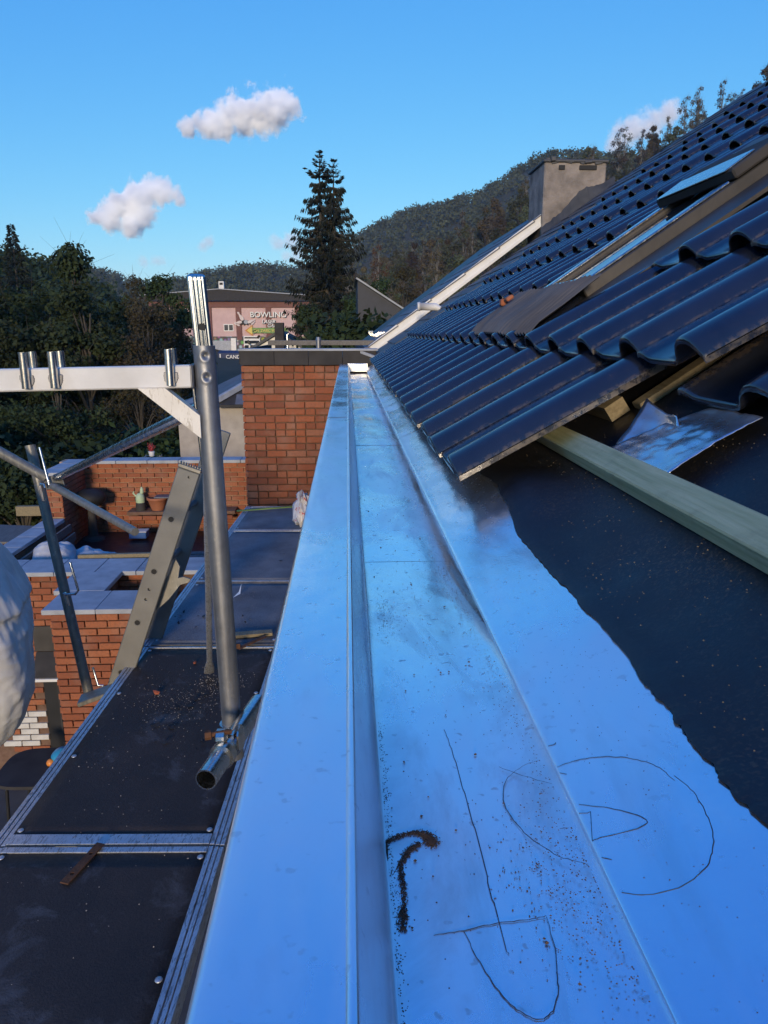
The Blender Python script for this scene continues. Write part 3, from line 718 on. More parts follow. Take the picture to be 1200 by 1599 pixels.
# outer post of the same frame, outer guard post, rails and diagonals
MB().tube([(-1.335 + 0.0, 3.494, -1.83), (-1.557, 3.653, -0.54)], 0.0245, 20, True, True, 0.003).build('guard_post', M_DARKSTEEL, sc)
MB().tube([(-2.5, 3.17, 0.14), (-1.435, 3.50, -0.672)], 0.0235, 18).build('guard_tube', M_DARKSTEEL, sc)
MB().tube([(-1.385, 3.49, -0.672), (-1.33, 3.41, -0.647), (-0.36, 1.89, -0.181)], [0.017, 0.0165, 0.0165], 16, flat=[(1, 1.1), (1, 1), (1, 1)]).build('diagonal_tube', M_TUBE, sc)
MB().bar((-1.445, 3.50, -0.703), (-1.345, 3.47, -0.678), 0.008, 0.062, (0, 0, 1), 0.003).build('gusset_plate', M_DARKSTEEL, sc)
MB().tube([(-1.40, 3.47, -0.705), (-1.375, 3.44, -0.706), (-0.86, 2.86, -0.765), (-0.845, 2.843, -0.767)], [0.014, 0.0185, 0.0170, 0.0165], 16, True).build('rail_tube', M_DARKSTEEL, sc)
pn = MB(); pn.tube([(-1.450, 3.50, -0.528), (-1.408, 3.46, -0.700)], 0.0065, 8); pn.build('locking_pin', M_TUBE, sc)
pn = MB(); pn.tube([(-1.46, 3.49, -0.70), (-1.435, 3.47, -0.698), (-1.43, 3.465, -0.715)], 0.005, 8); pn.bar((-1.462, 3.49, -0.705), (-1.452, 3.485, -0.785), .016, .012, (0, 1, 0), .003); pn.build('wedge_latch', M_CHROME, sc)
pn = MB(); pn.tube([(-1.338, 3.43, -1.072), (-1.302, 3.40, -1.205), (-1.318, 3.40, -1.222), (-1.372, 3.42, -1.232)], 0.0062, 8); pn.build('locking_pin', M_TUBE, sc)
pn = MB(); pn.bar((-1.393, 3.46, -1.235), (-1.375, 3.45, -1.30), .014, .02, (0, 1, 0), .003); pn.build('wedge_latch', M_CHROME, sc)
pn = MB(); pn.tube([(-1.282, 3.43, -1.62), (-1.262, 3.42, -1.712), (-1.235, 3.42, -1.715)], 0.0062, 8); pn.build('locking_pin', M_TUBE, sc)
pn = MB(); pn.bar((-1.36, 3.42, -1.795), (-1.20, 3.44, -1.745), .10, .022, (0, 0, 1), .003); pn.build('deck_bracket', M_DARKSTEEL, sc)
st = MB(); st.tube([(-0.43, 2.23, -0.36), (-0.672, 3.26, -1.52), (-0.685, 3.31, -1.575), (-0.70, 3.37, -1.632)], [0.0135, 0.0135, 0.020, 0.021], 16, flat=[(1, 1), (1, 1), (1.2, .35), (1.2, .3)])
sto = st.build('thin_strut', M_ALU, sc)
# short tube with a swivel clamp on the foot of the main post
clampt = thing('clamp_tube', 'short open scaffold tube clamped to the post above the deck', 'scaffold tube')
tdir = (Vector((-0.270, 1.60, -0.93)) - Vector((-0.313, 1.407, -0.93))).normalized()
ta = Vector((-0.313, 1.407, -0.93)); MB().tube([ta, ta + tdir * 0.34], 0.0242, 32, True, True, 0.0032).build('tube', M_TUBE, clampt)
cb = MB()
for q in (0.085, 0.135):
    c0 = ta + tdir * q
    cb.tube([c0, c0 + tdir * 0.02], 0.0295, 24, True, True, 0.0052)
c0 = ta + tdir * 0.12
cb.box(c0 + Vector((-.012, 0, 0.036)), (0.030, 0.034, 0.022), None, 0.006)
cb.box(c0 + Vector((.026, .02, 0.018)), (0.02, 0.05, 0.05), None, 0.008)
cb.build('swivel_clamp', M_CHROME, clampt)
for z in (-0.955, -0.985): MB().tube([post_c(z), post_c(z - .018)], 0.0305, 24, True, True, 0.006).build('clamp_ring', M_CHROME, clampt)
bo = MB(); bo.tube([c0 + Vector((-0.040, -.01, 0.043)), c0 + Vector((0.012, .004, 0.043))], 0.0058, 10); bo.tube([c0 + Vector((-0.046, -.011, 0.043)), c0 + Vector((-0.032, -.008, 0.043))], 0.0108, 6, True, False)
bo.build('bolt', M_RUST, clampt)

# ------------------------------------------------------------------ deck boards
DK = -1.65; DW = 0.775; DRZ = -rad(2.35)
RIV = MB().lathe((0, 0, 0), [(0.0105, 0.0), (0.0098, 0.0022), (0.006, 0.0034), (0.0005, 0.0037)], 14).mesh('rivet')
RIV.materials.append(M_ALU)
D0 = Vector((-1.29, 0.0, DK))
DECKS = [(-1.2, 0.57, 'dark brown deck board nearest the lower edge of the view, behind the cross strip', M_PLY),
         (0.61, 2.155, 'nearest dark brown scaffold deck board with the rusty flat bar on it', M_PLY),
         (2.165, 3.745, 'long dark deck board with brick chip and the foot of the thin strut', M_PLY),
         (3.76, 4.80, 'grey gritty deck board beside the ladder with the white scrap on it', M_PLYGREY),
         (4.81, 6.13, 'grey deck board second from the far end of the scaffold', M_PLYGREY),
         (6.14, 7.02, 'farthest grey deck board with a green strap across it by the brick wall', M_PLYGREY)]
for di, (ya, yb, lab, mt) in enumerate(DECKS):
    t = thing('scaffold_deck_board', lab, 'scaffold board', D0, 'deck boards of the scaffold', DRZ)
    L = yb - ya
    P = np.array([[(0.046 + (DW - 0.092) * i / 12, ya + 0.028 + (L - .056) * j / 20, -0.0035 + 0.0012 * n1(i * .7, j * .6, di * 5)) for j in range(21)] for i in range(13)])
    pn = grid_mesh('panel', P); po = obj('panel', pn, mt, t)
    so = po.modifiers.new('t', 'SOLIDIFY'); so.thickness = 0.010; so.offset = -1
    for x in (0.0, DW - 0.05):
        e = MB()
        e.box((x + 0.025, (ya + yb) / 2, -0.034), (0.05, L, 0.052))
        for xx, w, h in ((0.0085, 0.016, 0.008), (0.0265, 0.0135, 0.0065), (0.0425, 0.0145, 0.005)):
            e.box((x + xx, (ya + yb) / 2, -0.008 + h / 2), (w, L, h), None, 0.0012)
        e.build('edge_rail', M_ALU, t)
    wn_, wf = (0.05, 0.014) if di in (2,) else ((0.018, 0.016) if di > 2 else (0.03, 0.028))
    if di == 1: wf = 0.026
    for y, w in ((ya + .002, wn_), (yb - wf - .002, wf)):
        MB().box((DW / 2, y + w / 2, -0.0045), (DW - 0.103, w, 0.010), None, 0.001).build('end_strip', M_ALU if di != 3 else M_GREYWOOD, t)
    for x in (0.066, DW - 0.066):
        for y in ((ya + .075, yb - .055) if L < 1.2 else (ya + .075, (ya * 2 + yb) / 3, (ya + 2 * yb) / 3, yb - .05)):
            r = obj('rivet', RIV, None, t); r.location = (x, y, -0.002)
def dk(x, y, h=0.0):   # point on the deck from world x, y
    return Vector((x, y, DK + h))
fb = MB(); fb.bar((-0.888, 1.965, DK + .006), (-0.832, 2.14, DK + .010), 0.030, 0.005, (0, 0, 1), 0.0012)
o = tag(fb.build('flat_bar', M_RUST), 'rusty flat iron bar with two holes lying on the nearest deck board', 'iron bar')
drill(o, [((-0.876, 2.003, DK), (0, 0, 1), 0.006, .1), ((-0.848, 2.09, DK), (0, 0, 1), 0.006, .1)])
def chip(name, c, s, mat, label, cat, seed=0):
    rs = random.Random(seed); bm = bmesh.new(); bmesh.ops.create_icosphere(bm, subdivisions=1, radius=1)
    for v in bm.verts: v.co = Vector((v.co.x * s[0], v.co.y * s[1], v.co.z * s[2])) * rs.uniform(.7, 1.25)
    me = bpy.data.meshes.new(name); bm.to_mesh(me); bm.free()
    o = obj(name, me, mat); o.location = c; o.rotation_euler = (0, 0, rs.uniform(0, 3)); return tag(o, label, cat)
M_REDCHIP = simple('red_chip', (0.30, 0.07, 0.03), (0.40, 0.11, 0.05), 20, 0.85)
chip('brick_chip', dk(-0.915, 3.195, .008), (0.020, 0.013, 0.010), M_REDCHIP, 'small red brick chip on the dark deck board', 'brick chip', 3)
chip('brick_chip', dk(-0.80, 3.52, .005), (0.014, 0.008, 0.006), M_REDCHIP, 'tiny reddish fragment near the foot of the thin strut', 'brick chip', 5)
mb = MB(); V = [(-0.745, 4.44, DK + .012), (-0.70, 4.46, DK + .03), (-0.705, 4.56, DK + .065), (-0.715, 4.50, DK + .03)]
mb.add(V, [(0, 1, 3), (1, 2, 3)]); o = mb.build('paper_scrap', M_WHITE, fix=False); tag(o, 'small pointed white scrap standing on the grey deck board', 'scrap')
pts = [dk(-0.42 - random.uniform(0.0, .72), random.gauss(2.9, .6), 0.001) for _ in range(260)] + [dk(-0.80 + random.gauss(0, .11), 3.10 + random.gauss(0, .10), .001) for _ in range(240)] + [dk(-0.5 - random.uniform(0.0, .6), random.uniform(3.8, 6.8), 0.001) for _ in range(500)] + [dk(-0.62 + random.gauss(0, .06), 3.30 + random.gauss(0, .05), .001) for _ in range(260)]
crumbs('deck_debris', pts, M_RENDER, 'pale grit and mortar crumbs on the scaffold deck', None, (0.0007, 0.0026))
leafm = []
for _ in range(46):
    c = random.choice([(-0.79, 3.05, .07), (-0.62, 3.3, .05), (-0.88, 2.9, .08), (-0.6, 5.3, .2), (-0.95, 4.1, .06), (-0.6, 4.05, .08), (-.55, 2.75, .06)])
    x, y = c[0] + random.gauss(0, c[2]), c[1] + random.gauss(0, c[2]); a = random.uniform(0, 6.28); L = random.uniform(.012, .04); w = L * random.uniform(.15, .45)
    d = Vector((math.cos(a), math.sin(a), 0)); s = Vector((-d.y, d.x, 0))
    leafm.append([dk(x, y, .003), dk(x, y, random.uniform(.004, .012)) + d * L * .5 + s * w, dk(x, y, random.uniform(.002, .02)) + d * L, dk(x, y, .004) + d * L * .5 - s * w])
o = obj('dead_leaves', quads_mesh('dead_leaves', leafm), M_BLACK); tag(o, 'shrivelled dark leaves and bark bits on the deck', None, None, 'stuff')
mb = MB(); mb.bar((-0.72, 3.83, DK + .012), (-0.44, 3.87, DK + .012), 0.055, 0.018, (0, 0, 1), .002); tag(mb.build('wood_strip', M_WOOD), 'short brown wooden strip lying across the deck joint behind the post', 'wood strip')
mb = MB(); mb.bar((-0.60, 3.66, DK + .012), (-0.47, 3.80, DK + .022), 0.024, 0.006, (0, 0, 1), .001); mb.bar((-0.60, 3.66, DK + .012), (-0.60, 3.66, DK + .04), 0.024, 0.006, (0, 1, 0), .001)
tag(mb.build('bent_bracket', M_RUST), 'bent rusty bracket lying by the wooden strip on the deck', 'bracket')
M_GREENSTRAP = simple('green_strap', (0.16, 0.24, 0.05), (0.24, 0.33, 0.08), 9, 0.7)
mb = MB(); mb.bar((-1.06, 6.78, DK + .012), (-0.50, 6.86, DK + .03), 0.03, 0.012, (0, 0, 1), .003); tag(mb.build('strap', M_GREENSTRAP), 'thin green strap stretched across the far end of the deck', 'strap')

# crumpled plastic bag at the far end of the deck
def sack(name, c, prof, mat, seed, wr, squash=(1, 1), n=64, m=40, rot=0.0):
    """lathe like sack with folds: prof = [(z, radius)...]"""
    V = []; zs = [p[0] for p in prof]; rs = [p[1] for p in prof]; P = []
    for i in range(m + 1):
        t = i / m; z = zs[0] + (zs[-1] - zs[0]) * t; row = []
        r0 = float(np.interp(z, zs, rs) if zs[0] < zs[-1] else np.interp(z, zs[::-1], rs[::-1]))
        for k in range(n + 1):
            a = 2 * math.pi * (k % n) / n
            f = 1 + wr * (1.0 * n1(math.cos(a) * 1.7 + seed, math.sin(a) * 1.7, z * 2.3) + 0.55 * n1(math.cos(a) * 5 + seed, math.sin(a) * 5, z * 9) + 0.3 * n1(math.cos(a) * 13, math.sin(a) * 13 + seed, z * 5))
            row.append((r0 * f * math.cos(a + rot) * squash[0], r0 * f * math.sin(a + rot) * squash[1], z + 0.02 * wr * 10 * n1(math.cos(a) * 3, math.sin(a) * 3 + seed, z * 6)))
        P.append(row)
    o = obj(name, grid_mesh(name, np.array(P)), mat); o.location = c; return o
def plastic():
    g = G('printed_plastic'); v = g.coord('Object')
    r = g.ramp(g.noise(v, 14, 4, 0.7), [(0.58, 0.0), (0.62, 1.0)])
    g.bump(g.noise(v, 22, 5), 0.6, 0.01)
    return g.set(g.mix(r, (0.62, 0.60, 0.60), (0.50, 0.04, 0.04)), 0.35)
o = sack('plastic_bag', (-0.41, 6.35, DK), [(0.0, .02), (0.0001, .11), (0.06, .16), (0.15, .13), (0.20, .07), (0.235, .09), (0.25, .01)], plastic(), 3.0, 0.42, (.75, 1.1))
tag(o, 'crumpled white and red plastic bag at the far end of the deck', 'plastic bag')

# big woven sack hanging on the left
def woven():
    g = G('woven_white_sack'); v = g.geo()
    wv = g.node('ShaderNodeTexWave', wave_type='BANDS', bands_direction='Z'); g.put(wv.inputs['Vector'], v); wv.inputs['Scale'].default_value = 140; wv.inputs['Distortion'].default_value = 3; wv.inputs['Detail'].default_value = 3
    wx = g.node('ShaderNodeTexWave', wave_type='BANDS', bands_direction='X'); g.put(wx.inputs['Vector'], v); wx.inputs['Scale'].default_value = 150; wx.inputs['Distortion'].default_value = 4; wx.inputs['Detail'].default_value = 3
    n = g.noise(v, 7, 6, 0.6)
    h = g.math('ADD', g.math('ADD', g.math('MULTIPLY', wv.outputs[1], 0.4), g.math('MULTIPLY', wx.outputs[1], 0.4)), g.math('MULTIPLY', g.noise(v, 16, 6, 0.65, 1.0), 2.5))
    g.bump(h, 0.3, 0.004)
    return g.set(g.ramp(n, [(0.3, (0.50, 0.47, 0.43)), (0.7, (0.68, 0.65, 0.60))]), 0.7)
def big_sack():
    n, m = 260, 190; P = []
    prof = [(-1.73, 0.05), (-1.715, 0.24), (-1.68, .33), (-1.60, 0.41), (-1.50, .465), (-1.40, 0.49), (-1.28, 0.500), (-1.18, .492), (-1.10, 0.462), (-1.0, .415), (-0.92, .385), (-0.84, .345), (-0.76, 0.31), (-0.66, .27), (-.60, .20), (-.585, .03)]
    zs = [p[0] for p in prof]; rs = [p[1] for p in prof]
    for i in range(m + 1):
        t = i / m; z = zs[0] + (zs[-1] - zs[0]) * t; row = []
        r0 = float(np.interp(z, zs, rs))
        for k in range(n + 1):
            a = 2 * math.pi * (k % n) / n; ca, sa = math.cos(a), math.sin(a)
            bx = (abs(math.cos(a - .32)) ** 4 + abs(math.sin(a - .32)) ** 4) ** -.25 * .93
            fold = -1.20 + 0.12 * (0.5 + 0.5 * math.cos(a + 0.9))        # the slack upper cloth lies over the bulge
            lap = 0.022 * (1 / (1 + math.exp(-(z - fold) / 0.006)))
            f = 0.032 * n1(ca * 1.8, sa * 1.8, z * 2.4) + 0.020 * n1(ca * 5, sa * 5, z * 6 + 2) - 0.014 * abs(n1(ca * 8 + z * 1.5, sa * 8, z * 2.2)) - 0.010 * abs(n1(ca * 19 + z * 3, sa * 19, z * 5))
            if z < fold: f -= 0.012 * abs(n1(ca * 4 + z * 7, sa * 4 - z * 5, z * 6)) + 0.008 * abs(n1(ca * 11 - z * 14, sa * 11, z * 11))
            row.append(((r0 * bx + f + lap) * ca, (r0 * bx + f + lap) * sa * 0.9, z))
        P.append(row)
    o = obj('rubble_sack', grid_mesh('rubble_sack', np.array(P)), woven()); o.location = (-1.825, 2.95, -0.02)
    tag(o, 'big bulging white woven rubble sack hanging beside the scaffold deck', 'rubble sack')
big_sack()

# ------------------------------------------------------------------ ladder
lad = thing('ladder', 'dusty aluminium ladder with round rung holes leaning up to the scaffold deck', 'ladder')
la, lb = Vector((-1.165, 3.50, -1.70)), Vector((-0.775, 3.56, -0.655)); ld = (lb - la).normalized()
perp = Vector((ld.z, 0, -ld.x)).normalized()          # across the stile, in its plane
ln = perp.cross(ld).normalized()
def stile(y, top, bot):
    a = la + ld * bot + Vector((y * .12, y, 0)); b = lb + ld * top + Vector((y * .12, y, 0))
    m = MB(); m.bar(a, b, 0.026, 0.108, perp, 0.004)
    return m.build('stile', M_LADDER, lad)
s1 = stile(0, 0.0, -3.2); s2 = stile(0.36, 0.16, -3.2)
rung_t = [0.86, 0.58, 0.30, 0.02, -0.26, -0.54, -0.82, -1.1, -1.38, -1.66, -1.94]
holes = [(la + ld * t - perp * .008, (0, 1, 0), 0.0135, 0.034) for t in rung_t[:4]] + [(la + ld * t - perp * .004, (0, 1, 0), 0.008, 0.034) for t in (0.485, 0.43)] + [(lb - ld * .03 + perp * .01, (0, 1, 0), 0.006, 0.034)]
for h in holes: pass
drill(s1, [(Vector(c) + Vector((0, -0.012, 0)), ax, r, 0.030) for c, ax, r, L in holes])
for t in rung_t:
    c = la + ld * t - perp * .008
    MB().tube([c + Vector((0.004, 0.014, 0)), c + Vector((0.043, 0.348, 0))], 0.0165, 14).build('rung', M_LADDER, lad)
    if t > -0.1: MB().tube([c + Vector((0, -0.0145, 0)), c + Vector((0, -0.0125, 0))], 0.0175, 24, True, True, 0.0034).build('rung_collar', M_LADDER, lad); MB().tube([c + Vector((0, -.0095, 0)), c + Vector((0, -.006, 0))], 0.0136, 16).build('rung_bore_shade', M_BLACK, lad)  # black disc in each drilled hole paints the shade inside the rung
cp = MB(); cp.bar(lb + ld * 0.001, lb + ld * 0.022, 0.034, 0.114, perp, 0.004)
for q in range(9): cp.bar(lb + ld * .023 + perp * (-.05 + q * .0125), lb + ld * .030 + perp * (-.05 + q * .0125), 0.032, 0.005, perp)
cp.build('end_cap', M_DARKSTEEL, lad)
hk = MB(); c = la + ld * 0.50 + perp * 0.075 + Vector((0, 0.06, 0))
hk.prism([c + perp * u + ld * v for u, v in ((-.055, -.12), (-.02, -.135), (.02, -.06), (.05, .03), (.085, .055), (.09, .075), (.055, .075), (.03, .06), (.02, .12), (-.01, .15), (-.02, .06), (-.05, .0))], (0, -.006, 0), (0, .006, 0))
hk.build('ladder_hook', M_DARKSTEEL, lad)

# ================================================================== BRICK WALLS
def brick_mesh(L, H, D, seed):
    rs = random.Random(seed); mb = MB()
    mb.box((0, 0, 0), (L, D, H), None, 0.004)
    me = mb.mesh('brick')
    for v in me.vertices: v.co += Vector((rs.uniform(-.0018, .0018), rs.uniform(-.0025, .0025), rs.uniform(-.0015, .0015)))
    return me
def brick_set(mat):
    S = [brick_mesh(0.204, 0.0635, 0.05, s) for s in range(4)]; Hd = [brick_mesh(0.097, 0.0635, 0.05, 10 + s) for s in range(3)]
    for m in S + Hd: m.materials.append(mat)
    return S, Hd
SET_OLD, SET_NEW, SET_WHITE = brick_set(M_BRICK), brick_set(M_BRICK2), brick_set(M_WHITEBRICK)
def lay(root, p0, u, W, H, sets, wild=False, keep=lambda a, z: True, white=None, course=0.0758):
    """lay bricks on the face starting at p0 (lower left seen from outside), along u"""
    p0 = Vector(p0); u = Vector(u).normalized(); nrm = Vector((u.y, -u.x, 0))
    R = Matrix((u, -nrm, Vector((0, 0, 1)))).transposed().to_4x4()
    rows = int(H / course)
    for r in range(rows):
        z = H - (r + 0.5) * course; a = 0.0; half = (r % 2 == 1)
        first = True
        while a < W - 0.02:
            if first and half: L = 0.103
            elif wild and random.random() < 0.42: L = 0.108
            else: L = 0.215
            first = False
            if a + L > W: L = W - a
            if L > 0.035 and keep(a + L / 2, z):
                kind = sets
                if white is not None and white(a + L / 2, z): kind = SET_WHITE
                S, Hd = kind
                me = random.choice(S if L > 0.15 else Hd); base = 0.215 if L > 0.15 else 0.108
                o = obj('brick', me, None, root)
                o.matrix_local = Matrix.Translation(p0 + u * (a + L / 2) + Vector((0, 0, z + random.uniform(-.001, .001))) - nrm * (0.0225 + random.uniform(-.002, .0025))) @ R @ Matrix.Diagonal((L / base, 1, 1, 1))
            a += L
# -- extension wall at the end of the gutter
ext = thing('brick_extension', 'flat roofed brick extension with dark metal edging at the end of the gutter', 'extension')
MB().box((-0.39, 9.53, -2.79), (1.43, 3.0, 4.88)).build('wall', M_MORTAR, ext)
lay(ext, (-1.108, 8.0, -1.97), (1, 0, 0), 1.42, 1.62, SET_OLD, True)
lay(ext, (-1.130, 9.4, -1.97), (0, -1, 0), 1.40, 1.62, SET_OLD, True, lambda a, z: a > 0.7)
cpg = MB()
for i in range(4):
    x0 = -1.135 + i * 0.36
    MB().box((x0 + .179, 7.975, -0.272), (0.3565, 0.04, 0.145), None, 0.002).build('edge_panel', M_FASCIA, ext)
MB().box((-0.415, 8.06, -0.187), (1.47, 0.24, 0.024), None, 0.004).build('edge_cap', M_COPING, ext)
MB().box((-1.135, 9.6, -0.26), (0.04, 3.1, 0.15), None, 0.003).build('side_edging', M_FASCIA, ext)
MB().box((-0.40, 9.6, -0.30), (1.40, 2.9, 0.06)).build('flat_roof', M_FELT, ext)
MB().box((-0.30, 9.35, -0.135), (1.35, 0.12, 0.06), None, 0.004).build('roof_upstand', M_GREYWOOD, ext)
mb = MB(); mb.tube([(-0.335, 8.7, -0.25), (-0.335, 8.7, -0.10)], 0.028, 14); mb.tube([(-0.335, 8.7, -0.10), (-0.335, 8.7, -0.062)], [0.036, 0.026], 14); mb.build('roof_vent', M_POST, ext)
MB().bar((0.10, 8.02, -0.19), (0.42, 7.90, -0.31), 0.10, 0.03, (0, 0, 1), .003).build('corner_cap', M_COPING, ext)
MB().bar((0.13, 7.99, -0.26), (0.40, 7.90, -0.37), 0.03, 0.11, (0, 0, 1), .003).build('corner_panel', M_FASCIA, ext)

# -- terrace walls in the yard
ter = thing('terrace', 'raised brick terrace with concrete copings in the yard below the scaffold', 'terrace')
MB().box((-2.95, 8.235, -3.93), (3.50, 0.42, 2.54)).build('front_wall_core', M_MORTAR, ter)
lay(ter, (-4.65, 8.0, -5.2), (1, 0, 0), 2.75, 2.55, SET_NEW, False, lambda a, z: z > 0.38 and not (1.00 < a < 1.62 and z < 1.30) and not (z < 1.0 and a > 1.6) and a > 0.55,
    white=lambda a, z: z < 0.92 and a < 1.02 and n1(a * 9, z * 12, 5) > -0.22)
for i in range(8):
    MB().box((-4.42 + i * 0.45, 8.20, -2.625), (0.443, 0.50, 0.05), None, 0.005).build('coping_slab', M_COPING, ter)
MB().box((-2.6, 10.0, -3.16), (3.4, 3.1, 0.12)).build('floor', M_FELT, ter)
MB().box((-4.22, 9.55, -3.93), (0.22, 2.2, 2.5)).build('side_wall_core', M_MORTAR, ter)
for i in range(4):
    MB().box((-4.21, 8.73 + i * 0.48, -2.625), (0.27, 0.47, 0.05), None, 0.005).build('coping_slab', M_COPING, ter)
for i, (dx, dz) in enumerate(((0, 0), (.05, -.12), (.02, -.25))):
    MB().bar((-4.02 + dx, 8.55, -2.76 + dz), (-3.98 + dx, 10.35, -2.72 + dz), 0.03, 0.11, (0, 0, 1), .003).build('retaining_plank', M_GREYWOOD, ter)
# -- back wall of the terrace
gw = thing('garden_wall', 'red brick garden wall with pale coping behind the terrace', 'garden wall')
MB().box((-2.70, 11.66, -2.61), (3.60, 0.26, 1.28)).build('core', M_MORTAR_L, gw)
lay(gw, (-4.12, 11.5, -3.2), (1, 0, 0), 3.0, 1.20, SET_NEW, False, lambda a, z: z > 0.03)
MB().box((-4.24, 11.05, -2.66), (0.22, 1.06, 1.24)).build('return_core', M_MORTAR_L, gw)
lay(gw, (-4.365, 10.50, -2.62), (1, 0, 0), 0.26, 0.62, SET_NEW)
lay(gw, (-4.11, 10.52, -3.2), (0, 1, 0), 0.98, 1.20, SET_NEW)
for i in range(7):
    MB().box((-3.86 + i * 0.48, 11.63, -1.975), (0.472, 0.32, 0.05), None, 0.005).build('coping_slab', M_COPING, gw)
for i in range(3):
    MB().box((-4.24, 10.68 + i * .39, -1.974), (0.32, 0.38, 0.05), None, 0.005).build('coping_slab', M_COPING, gw)
ldg = MB().box((-2.6, 11.33, -2.725), (1.65, 0.31, 0.05), None, 0.004).build('ledge', M_MORTAR, gw)
lay(gw, (-3.41, 11.17, -2.86), (1, 0, 0), 1.6, 0.1, SET_NEW)
# -- pier
pier = thing('brick_pier', 'brick pier with an L-shaped concrete coping standing in front of the terrace', 'brick pier')
MB().box((-2.44, 7.06, -3.93), (0.86, 0.46, 2.54)).build('core', M_MORTAR, pier)
lay(pier, (-2.895, 6.80, -5.2), (1, 0, 0), 0.90, 2.55, SET_NEW, False, lambda a, z: z > 0.75)
MB().box((-2.82, 7.65, -3.95), (0.40, 0.70, 2.5)).build('return_core', M_MORTAR, pier)
lay(pier, (-2.905, 7.25, -5.2), (0, -1, 0), 0.45, 2.55, SET_NEW, False, lambda a, z: z > 1.4)
for x, w in ((-2.715, 0.51), (-2.222, 0.47)): MB().box((x, 7.05, -2.624), (w, 0.54, 0.05), None, 0.005).build('coping_slab', M_COPING, pier)
MB().box((-2.80, 7.64, -2.623), (0.52, 0.63, 0.05), None, 0.005).build('coping_slab', M_COPING, pier)

# -- door below the terrace
dr = thing('cellar_door', 'dark door under a white lintel between the whitewashed bricks and the pier', 'door')
MB().box((-3.28, 8.07, -4.55), (0.60, 0.10, 1.30)).build('leaf', M_BLACK, dr)
MB().box((-3.40, 8.00, -4.55), (0.02, 0.06, 1.30)).build('frame', M_FASCIA, dr)
MB().box((-3.28, 7.90, -3.83), (0.66, 0.22, 0.035), None, .004).build('lintel', M_WHITE, dr)
MB().add([(-3.60, 7.80, -3.80), (-2.95, 7.80, -3.80), (-2.95, 7.985, -3.56), (-3.60, 7.985, -3.56)], [(0, 1, 2, 3)]).build('glass_canopy', M_FASCIA, dr)
MB().box((-3.30, 7.985, -3.40), (0.62, 0.02, 0.30)).build('transom_panel', M_GREY, dr)
mb = MB(); mb.tube([(-3.06, 7.7, -5.15), (-3.12, 7.88, -4.15)], 0.012, 8); tag(mb.build('broom_handle', M_WOOD), 'wooden broom handle leaning at the dark door', 'broom')
tb = thing('garden_table', 'black rounded garden table in the yard below the woven sack', 'table', (-3.22, 7.02, -5.2))
V = []; 
prof = [(0.44 * math.copysign(abs(math.cos(a)) ** .55, math.cos(a)), 0.36 * math.copysign(abs(math.sin(a)) ** .55, math.sin(a))) for a in [2 * math.pi * i / 36 for i in range(36)]]
MB().prism([(x, y, .74) for x, y in prof], (0, 0, 0), (0, 0, 0.035)).build('table_top', M_FASCIA, tb)
for sx in (-.33, .33):
    for sy in (-.26, .26): MB().tube([(sx, sy, 0), (sx * .9, sy * .9, .74)], 0.018, 8).build('leg', M_BLACK, tb)
M_BLUE = simple('blue_plastic', (0.03, 0.26, 0.42), (0.05, 0.34, 0.50), 6, 0.35); M_ORANGEP = simple('orange_plastic', (0.75, 0.22, 0.03), (0.8, 0.28, 0.05), 6, 0.4)
bl = thing('plastic_toy', 'bright blue rounded plastic toy with orange tip on the black table', 'toy', (-3.06, 7.12, -4.425))
MB().lathe((0, 0, 0), [(0.10, 0), (0.125, .03), (0.12, .08), (0.085, .12), (0.04, .14), (0.002, .145)], 20).build('body', M_BLUE, bl)
MB().lathe((-.10, -.09, 0), [(0.005, .0), (0.04, .015), (0.045, .04), (0.03, .065), (0.002, .075)], 14).build('tip', M_ORANGEP, bl)

# -- things on the terrace
M_TERRA = simple('terracotta', (0.30, 0.105, 0.05), (0.40, 0.15, 0.075), 9, 0.8, 0, 0.2, 60)
POT = [(0.085, 0.0), (0.105, 0.05), (0.135, 0.15), (0.142, 0.155), (0.150, 0.158), (0.152, 0.195), (0.140, 0.197), (0.132, 0.17)]
def pot(c, s, lab):
    t = thing('flower_pot', lab, 'flower pot', c, 'terracotta pots on the brick ledge')
    MB().lathe((0, 0, 0), [(r * s, z * s) for r, z in POT], 28).build('pot', M_TERRA, t)
    MB().lathe((0, 0, 0), [(0.136 * s, .172 * s), (0.001, .178 * s)], 20).build('soil', M_DIRT, t); return t
pot((-2.985, 11.32, -2.70), 1.05, 'terracotta pot under the slate slab, beside the green figurine')
pot((-2.59, 11.32, -2.70), 1.0, 'terracotta pot holding a small leafy plant, near the ladder')
mb = MB(); mb.box((-2.80, 11.31, -2.487), (0.42, 0.20, 0.02), None, 0.004); tag(mb.build('slate_slab', M_SLATE2), 'thin grey slab laid across the two terracotta pots', 'slab')
fg = thing('figurine', 'small pale green garden figurine standing on the brick ledge', 'figurine', (-3.24, 11.30, -2.70))
M_MINT = simple('mint_plastic', (0.38, 0.50, 0.30), (0.48, 0.58, 0.38), 9, 0.6)
MB().lathe((0, 0, 0), [(0.075, 0), (0.08, .02), (0.07, .12), (0.066, .125)], 18).build('base', M_FASCIA, fg)
MB().lathe((0, 0, 0.12), [(0.066, 0), (0.07, .07), (0.055, .13), (0.03, .15), (0.002, .155)], 18).build('body', M_MINT, fg)
mb = MB(); mb.tube([(.03, 0, .27), (.035, 0, .34), (.03, 0, .37)], [.03, .026, .004], 12); mb.tube([(-.06, 0, .22), (-.10, 0, .27), (-.09, 0, .30)], [.014, .014, .008], 8); mb.build('head', M_MINT, fg)
tub = thing('plastic_tub', 'flat blue and white plastic tub under the brick ledge', 'tub', (-3.23, 11.05, -3.08))
